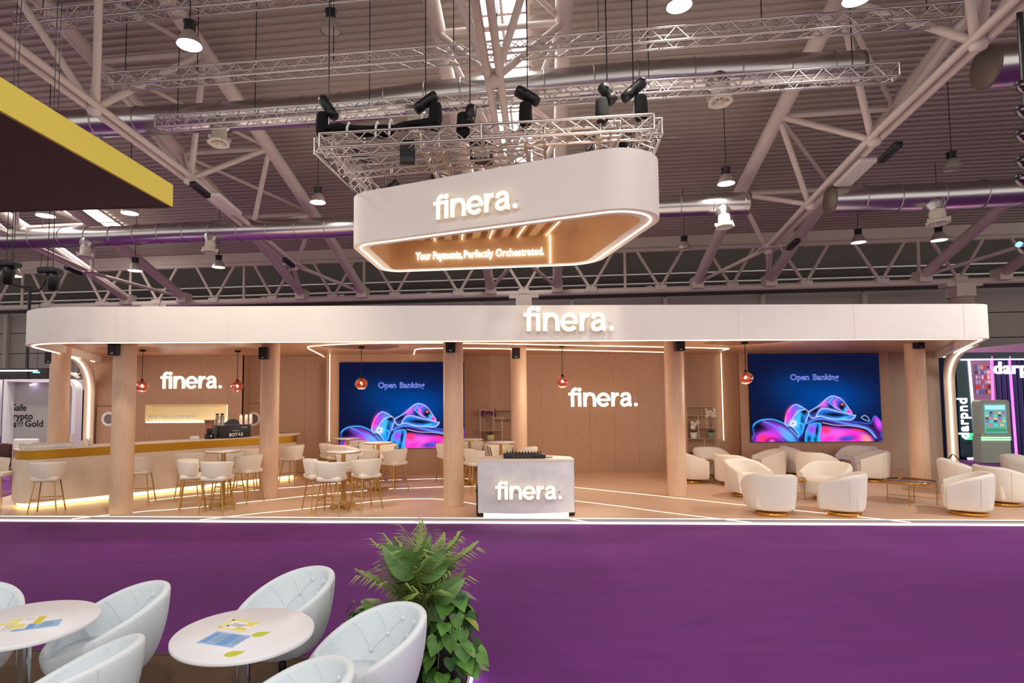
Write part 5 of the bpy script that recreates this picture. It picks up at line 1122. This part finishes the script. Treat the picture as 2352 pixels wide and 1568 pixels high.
# ------------------------------------------------------------------ tufted bucket chair
def make_bucket():
    r=thing('bucket_chair','x','chair')     # faces +Y ; z=0 at floor
    ctr=Vector((0,-.01,.42))
    def rim(a):   # closed rim loop, a=0 at front (+Y), pi at back
        c=math.cos(a); s=math.sin(a)
        y=.385*c-.02; x=.355*s; z=.50+.165*(1-c)+.03*s*s
        return Vector((x,y,z))
    def outer(u,v):
        a=2*PI*u; R_=rim(a); base=Vector((.17*math.sin(a),.17*math.cos(a)-.02,.30)); t=min(max(v,0),.9999)
        # superellipse bulge from base to rim
        k=math.sin(t*PI/2)**.85; h_=1-math.cos(t*PI/2)**1.15
        p=Vector((base.x+(R_.x*1.03-base.x)*k,base.y+(R_.y*1.03-base.y)*k,base.z+(R_.z-base.z)*h_)); return p
    def inner(u,v):
        a=2*PI*u; R_=rim(a); base=Vector((.24*math.sin(a),.25*math.cos(a)-.01,.43)); t=min(max(v,0),.9999)
        k=math.sin(t*PI/2)**.9; h_=1-math.cos(t*PI/2)**1.2
        return Vector((base.x+(R_.x*.9-base.x)*k,base.y+(R_.y*.9-base.y)*k,base.z+(R_.z-base.z)*h_))
    def shell(u,v):
        if v<.42: return outer(u,v/.42)
        if v<.58:
            w_=(v-.42)/.16; o=outer(u,1); i=inner(u,1); m_=(o+i)/2; d=(o-i)/2; return m_+d*math.cos(w_*PI)+Vector((0,0,.022*math.sin(w_*PI)))
        return inner(u,1-(v-.58)/.42)
    mb=MB(); mb.grid(shell,56,44,True); n0=len(mb.v)
    mb.lathe([(0,.295),(.17,.30)],24,(0,-.02,0)); mb.build('shell',M_leather,r)
    mb=MB(); mb.lathe([(0,.40),(.22,.41),(.262,.43),(.27,.455),(.25,.485),(.14,.497),(0,.5)],36,(0,.05,0)); mb.build('seat_cushion',M_leather,r)
    bt=MB().lathe([(.017,0),(.016,.007),(.009,.013),(0,.014)],12).mesh('button',M_leather)
    # tufting: buttons in two rows on the back and seams joining them
    def surf(u,v,lift=.003):
        p=inner(u,v); du=inner(u+.004,v)-inner(u-.004,v); dv_=inner(u,min(v+.01,1))-inner(u,v-.01); nrm=du.cross(dv_).normalized(); c=Vector((0,0,.65))
        if nrm.dot(Vector((0,0,p.z))-p)<0: nrm=-nrm
        return p+nrm*lift,nrm
    rows=[(.83,[.43,.5,.57]),(.64,[.375,.458,.542,.625]),(.44,[.32,.41,.5,.59,.68])]
    for v,us in rows:
        for u in us:
            p,nn=surf(u,v,.002); o=bpy.data.objects.new('button',bt); COL.objects.link(o); o.parent=r; o.location=p; o.rotation_mode='QUATERNION'; o.rotation_quaternion=nn.to_track_quat('Z','Y')
    def seam(u0,v0,u1,v1): MB().path([surf(u0+(u1-u0)*t/8,v0+(v1-v0)*t/8,.0015)[0] for t in range(9)],.0026,5).build('tuft_seam',M_seam,r)
    for (v0,us0),(v1,us1) in zip(rows,rows[1:]):
        for i,u in enumerate(us0): seam(u,v0,us1[i],v1); seam(u,v0,us1[i+1],v1)
    for u in rows[0][1]: seam(u,.83,.5+(u-.5)*1.5,.995)
    for v,us in rows[1:]:
        for u in(us[0],us[-1]): seam(u,v,.5+(u-.5)*1.35,.995)
    for u in(.2,.8,.4,.6): MB().path([outer(u,.05+.95*t/10)*1.0+Vector((0,0,0)) for t in range(11)],.0025,5).build('side_seam',M_seam,r)
    MB().lathe([(.03,.06),(.03,.2),(.026,.21),(.026,.22),(.02,.22),(.02,.31)],18,(0,-.02,0)).build('gas_lift',mat('gas_lift_dark',hexc(48,48,52),.2,.9),r)
    MB().lathe([(.215,0),(.22,.008),(.21,.018),(.08,.04),(.036,.07),(.03,.075)],40,(0,-.02,0)).build('chrome_base',M_chrome,r)
    return r
BK=make_bucket(); ub=[0]
def bucket(x,y,deg,label,s=.95):
    o=BK if ub[0]==0 else copy_tree(BK); ub[0]+=1; o.location=(x,y,ZP); o.rotation_euler=(0,0,math.radians(deg)); o.scale=(s,s,s); tag(o,label,None,'white tufted bucket chairs')
bucket(-1.40,4.44,130,'white tufted bucket chair behind the middle foreground table')
bucket(-.66,3.66,118,'white tufted bucket chair at right beside the potted plants')
bucket(-.96,2.93,100,'white bucket chair cut by the bottom edge, front right of the middle table')
bucket(-2.48,4.10,128,'white tufted bucket chair right behind the left foreground table')
bucket(-2.2,3.28,88,'white bucket chair seen from behind between the two foreground tables')
bucket(-3.42,4.05,-150,'white bucket chair cut by the left edge behind the left table')
# ------------------------------------------------------------------ round cafe tables
def cafe(px,py,label):
    p=onz(px,py,.85); r=thing('cafe_table',label,'table',(p.x,p.y,ZP)); 
    MB().lathe([(0,.722),(.395,.722),(.4,.727),(.4,.746),(.396,.75),(0,.75)],64).build('table_top',M_tabletop,r)
    MB().lathe([(.038,.03),(.038,.72)],20).build('post',M_chrome,r); MB().lathe([(.24,0),(.245,.01),(.23,.02),(.06,.04),(.04,.06)],40).build('base_plate',M_chrome,r); MB().lathe([(.09,.70),(.09,.721)],20).build('mount_plate',M_chrome,r); return p
T1=cafe(561,1450,'round white cafe table with flyers in the middle foreground'); T2=cafe(58,1428,'round white cafe table with flyers cut by the left edge')
M_fy=mat('flyer_yellow',hexc(236,226,120),.6); M_fb=mat('flyer_blue',hexc(150,190,232),.6); M_fw=mat('flyer_white',hexc(244,244,246),.6); M_fyl=mat('flyer_lime',hexc(196,206,20),.5); M_ink=mat('flyer_ink',hexc(110,112,116),.7)
ZTT=ZP+.75
def flyer(px,py,wd,ht,rot,blocks,label,base=M_fw,z=0):
    p=onz(px,py,ZTT); r=thing('flyer',label,'flyer',(p.x,p.y,ZTT+.0005+z),rot); MB().box((0,0,.0006),(wd,ht,.0012)).build('sheet',base,r)
    for (x,y,w_,h_,m_) in blocks: MB().box((x*wd,y*ht,.0014),(w_*wd,h_*ht,.0006)).build('print_block',m_,r)
lines=lambda x0,y0,n,w_,dy=.05:[(x0,y0-k*dy,w_*(1-.15*(k%3)),.014,M_ink) for k in range(n)]
flyer(548,1436,.22,.155,-.36,[(0,.40,.96,.16,M_fy),(0,-.42,.96,.12,M_fy),(-.40,0,.10,.8,M_fy),(.30,.18,.25,.3,M_fy),(.25,-.25,.35,.14,mat('flyer_gold',hexc(222,204,40),.6))]+lines(.0,.12,6,.5)+[(-.25,-.18,.10,.14,M_ink)],'yellow and white printed flyer on the middle table')
flyer(515,1468,.24,.165,-.30,[(-.37,0,.16,.8,mat('flyer_blue2',hexc(110,160,216),.6)),(.12,0,.28,.85,mat('flyer_blue2',(0,0,0)))]+lines(-.14,.3,9,.22,.07)+lines(.38,.3,8,.16,.07),'blue and white printed flyer on the middle table',M_fb)
def drop(px,py,rot,label):
    p=onz(px,py,ZTT); r=thing('drop_sticker',label,'sticker',(p.x,p.y,ZTT+.0005),rot)
    pts=[(.042*math.cos(a),.036*math.sin(a)) for a in [math.radians(50+260*i/18) for i in range(19)]]+[(.066,.0)]; MB().prism([(x*1.15,y*1.15) for x,y in pts],0,.001).build('backing',M_fw,r); MB().prism(pts,.001,.0016).build('lime_drop',M_fyl,r)
drop(596,1457,.6,'lime green drop shaped sticker at the right of the flyers'); drop(534,1502,.5,'lime green drop shaped sticker at the front rim of the table')
flyer(60,1427,.20,.145,.35,[(-.3,.0,.35,.9,M_fy),(.36,0,.22,.9,mat('flyer_gold',(0,0,0)))]+lines(.05,.35,8,.28,.09),'yellow printed flyer lying on the left table, right one')
flyer(8,1440,.26,.15,.35,[(-.1,.3,.7,.25,M_fy),(.3,-.2,.3,.5,M_fy)]+lines(-.2,.1,6,.3,.1)+lines(.1,.1,6,.2,.1),'yellow printed flyer lying on the left table, left one',M_fw,.0015)
flyer(85,1436,.24,.12,.42,[(-.25,0,.4,.7,mat('flyer_blue2',(0,0,0)))]+lines(.2,.3,7,.3,.1),'blue printed flyer under the yellow flyers on the left table',M_fb,-.0002)

# ------------------------------------------------------------------ plants
M_palm=mat('palm_leaf',hexc(140,162,84),.55,noise=1,scale=9,var=.25); M_bird=mat('strelitzia_leaf',hexc(84,122,60),.4,noise=1,scale=5,var=.2); M_poth=mat('pothos_leaf',hexc(92,142,62),.4,noise=1,scale=14,var=.35); M_stem=mat('plant_stem',hexc(112,118,72),.6); M_pot=mat('black_pot',hexc(24,22,22),.5); M_soil=mat('soil',hexc(72,58,46),.95,noise=1,bump=.6,scale=60,var=.3)
def pot(r,rad,ht,taper=.85):
    MB().lathe([(0,0),(rad*taper,0),(rad,ht*.97),(rad*1.02,ht),(rad*.93,ht),(rad*.9,ht-.03)],28).build('pot',M_pot,r); MB().lathe([(rad*.9,ht-.035),(0,ht-.03)],24).build('soil',M_soil,r)
def leaf_mesh(L,W_,droop,fold=.25,n=10):
    # blade along +Y rising then drooping; pointed oval outline, V-folded on the midrib
    def fn(u,v):
        t=v; s=u*2-1; wv=W_*abs(math.sin(PI*min(1,t**.8)))**.8*(1-.15*t); return (s*wv/2,L*t*(1-.12*droop*t),L*(.05*t)-droop*L*.45*t*t+abs(s)*wv*fold*.5)
    mb=MB(); mb.grid(fn,7,n); return mb
def rnd_rot(az,el,roll=0): return (Matrix.Rotation(az,3,'Z')@Matrix.Rotation(el,3,'X')@Matrix.Rotation(roll,3,'Y')).to_4x4()
rn=random.Random(11)
# palm (areca) with feathered fronds
pp=onz(968,1545,ZP); pp=Vector((-.40,4.46,ZP))
r=thing('potted_palm','feathery areca palm in a black pot at the terrace corner','potted plant',pp); pot(r,.13,.22)
for k in range(34):
    az=2*PI*k/34+rn.uniform(-.2,.2); lean=rn.uniform(.10,.48); L=rn.uniform(.62,.98)
    pts=[Vector((math.sin(az)*lean*L*(t**2.0)*1.0,-math.cos(az)*lean*L*(t**2.0),.2+L*t*(1-.22*t*t*lean*2))) for t in [i/10 for i in range(11)]]
    mb=MB(); mb.path(pts,.006,5,radii=[.009-.0006*i for i in range(11)]); mb.build('frond_stem',M_stem,r); mb=MB()
    for i in range(4,11):
        for sub in(0,.33,.66):
            if i==10 and sub: continue
            p=pts[i].lerp(pts[min(i+1,10)],sub); t_=(pts[min(i+1,10)]-pts[i-1]).normalized(); sd=t_.cross(Vector((0,0,1))); sd=sd.normalized() if sd.length>.05 else Vector((math.cos(az),math.sin(az),0))
            for s in(-1,1):
                ln=.26*(1-.05*abs(i-7))*rn.uniform(.8,1.1); d=(sd*s*.75+t_*.75).normalized(); tip=p+d*ln+Vector((0,0,-ln*.28)); md=p+d*ln*.5+Vector((0,0,.01)); w_=Vector((0,0,1)).cross(d).normalized()*.009
                mb.add([p-w_*.4,p+w_*.4,md+w_,tip,md-w_],[(0,1,2,4),(4,2,3)])
    mb.build('frond_leaflets',M_palm,r)
# strelitzia with broad leaves
r=thing('broad_leaf_plant','plant with large glossy paddle leaves among the palm fronds','potted plant',Vector((-.24,4.5,ZP))); pot(r,.12,.24)
def blade(r,base,tip,W_,org,name='leaf',m=None,bend=.06):
    base=Vector(base);tip=Vector(tip); d=tip-base; L=d.length; t_=d.normalized(); view=(CAMP-base).normalized(); sd=t_.cross(view).normalized(); nn=sd.cross(t_).normalized()
    def fn(u,v):
        s=u*2-1; wv=W_*(abs(math.sin(PI*v**.75))**.75); return base-org+t_*(L*v)+sd*(s*wv/2)+nn*(abs(s)*wv*.22+bend*math.sin(PI*v))
    MB().grid(fn,9,16).build(name,m or M_bird,r); MB().path([base-org+t_*(L*v)+nn*(bend*math.sin(PI*v)+.002) for v in(0,.25,.5,.75,.97)],.003,5).build('midrib',mat('midrib_pale',hexc(140,158,96),.5),r)
og=Vector((-.24,4.5,ZP))
for k,(b_,t_,W_) in enumerate((((957,1322),(877,1250),.20),((962,1335),(1038,1262),.17),((1000,1378),(1069,1326),.15),((985,1425),(1032,1372),.14),((948,1318),(990,1226),.12),((1010,1400),(985,1330),.10))):
    Yl=4.28+.03*k; B_=ony(*b_,Yl); T_=ony(*t_,Yl+(.12 if k%2 else -.05)); blade(r,B_,T_,W_,og)
    MB().path([Vector((0,0,.2)),(B_-og)*.6+Vector((.01,0,.08)),B_-og],.008,6).build('leaf_stalk',M_stem,r)
# pothos in tall black planter
r=thing('pothos_planter','trailing pothos with heart shaped leaves in a tall black planter','potted plant',Vector((-.16,4.46,ZP))); MB().rbox((0,0,.22),(.2,.2,.44),.02).build('planter',M_pot,r); MB().box((0,0,.43),(.17,.17,.02)).build('soil',M_soil,r)
def heart(s):
    pts=[(0,0),(.35,-.12),(.55,.12),(.5,.45),(.25,.8),(0,1.08),(-.25,.8),(-.5,.45),(-.55,.12),(-.35,-.12)]; V=[(0,0,0),(0,.5,-.03),(0,1.08,-.14)]; 
    mb=MB(); ctr=[(0,.05,0),(0,.4,.0),(0,.75,-.05)]; P=[(x*s,y*s,(-.12*y*y+.16*abs(x))*s) for x,y in pts]; C=[(x*s,y*s,z*s) for x,y,z in ctr]; mb.add(P+C,[(0,1,10),(1,2,10),(2,3,11,10),(3,4,12,11),(4,5,12),(5,6,12),(6,7,11,12),(7,8,10,11),(8,9,10),(9,0,10)],True); return mb
hm=[heart(.12).mesh('leaf',M_poth),heart(.10).mesh('leaf',mat('pothos_leaf_dark',hexc(44,88,34),.4,noise=1,scale=14,var=.3)),heart(.11).mesh('leaf',mat('pothos_leaf_lime',hexc(140,160,60),.4,noise=1,scale=14,var=.3))]
def leafs(r,n,fn,seed):
    rr=random.Random(seed)
    for k in range(n):
        p,az,el=fn(rr); o=bpy.data.objects.new('leaf',hm[rr.choices((0,1,2),(5,4,1))[0]]); COL.objects.link(o); o.parent=r; s=rr.uniform(.75,1.25); o.matrix_local=Matrix.Translation(p)@rnd_rot(az,el,rr.uniform(-.5,.5))@Matrix.Scale(s,4)
def f1(rr):
    a=rr.uniform(0,2*PI); z=rr.uniform(.12,.72); R_=.13+.05*math.sin(z*6)+rr.uniform(-.03,.03); return Vector((R_*math.cos(a),R_*math.sin(a),z)),a-PI/2,rr.uniform(-1.4,-.3)
leafs(r,95,f1,3)
mb=MB()
for k in range(9):
    a=2*PI*k/9; mb.path([(0,0,.43),(.07*math.cos(a),.07*math.sin(a),.6),(.15*math.cos(a),.15*math.sin(a),.5),(.16*math.cos(a),.16*math.sin(a),.2)],.005,5)
mb.build('vines',M_stem,r)
r=thing('small_pothos','smaller leafy green pothos left of the palm behind the right bucket chair','potted plant',Vector((-.66,4.5,ZP))); pot(r,.11,.2)
def f2(rr):
    a=rr.uniform(0,2*PI); t=rr.random(); R_=.05+.16*t; return Vector((R_*math.cos(a)-.05,R_*math.sin(a),.50+.12*rr.random()-.25*t*rr.random())),a-PI/2,rr.uniform(-.9,.3)
leafs(r,46,f2,8)
mb=MB()
for k in range(10):
    a=2*PI*k/10; mb.path([(0,0,.17),(.05*math.cos(a),.05*math.sin(a),.38),(.14*math.cos(a)-.05,.14*math.sin(a),.5)],.005,5)
mb.build('vines',M_stem,r)
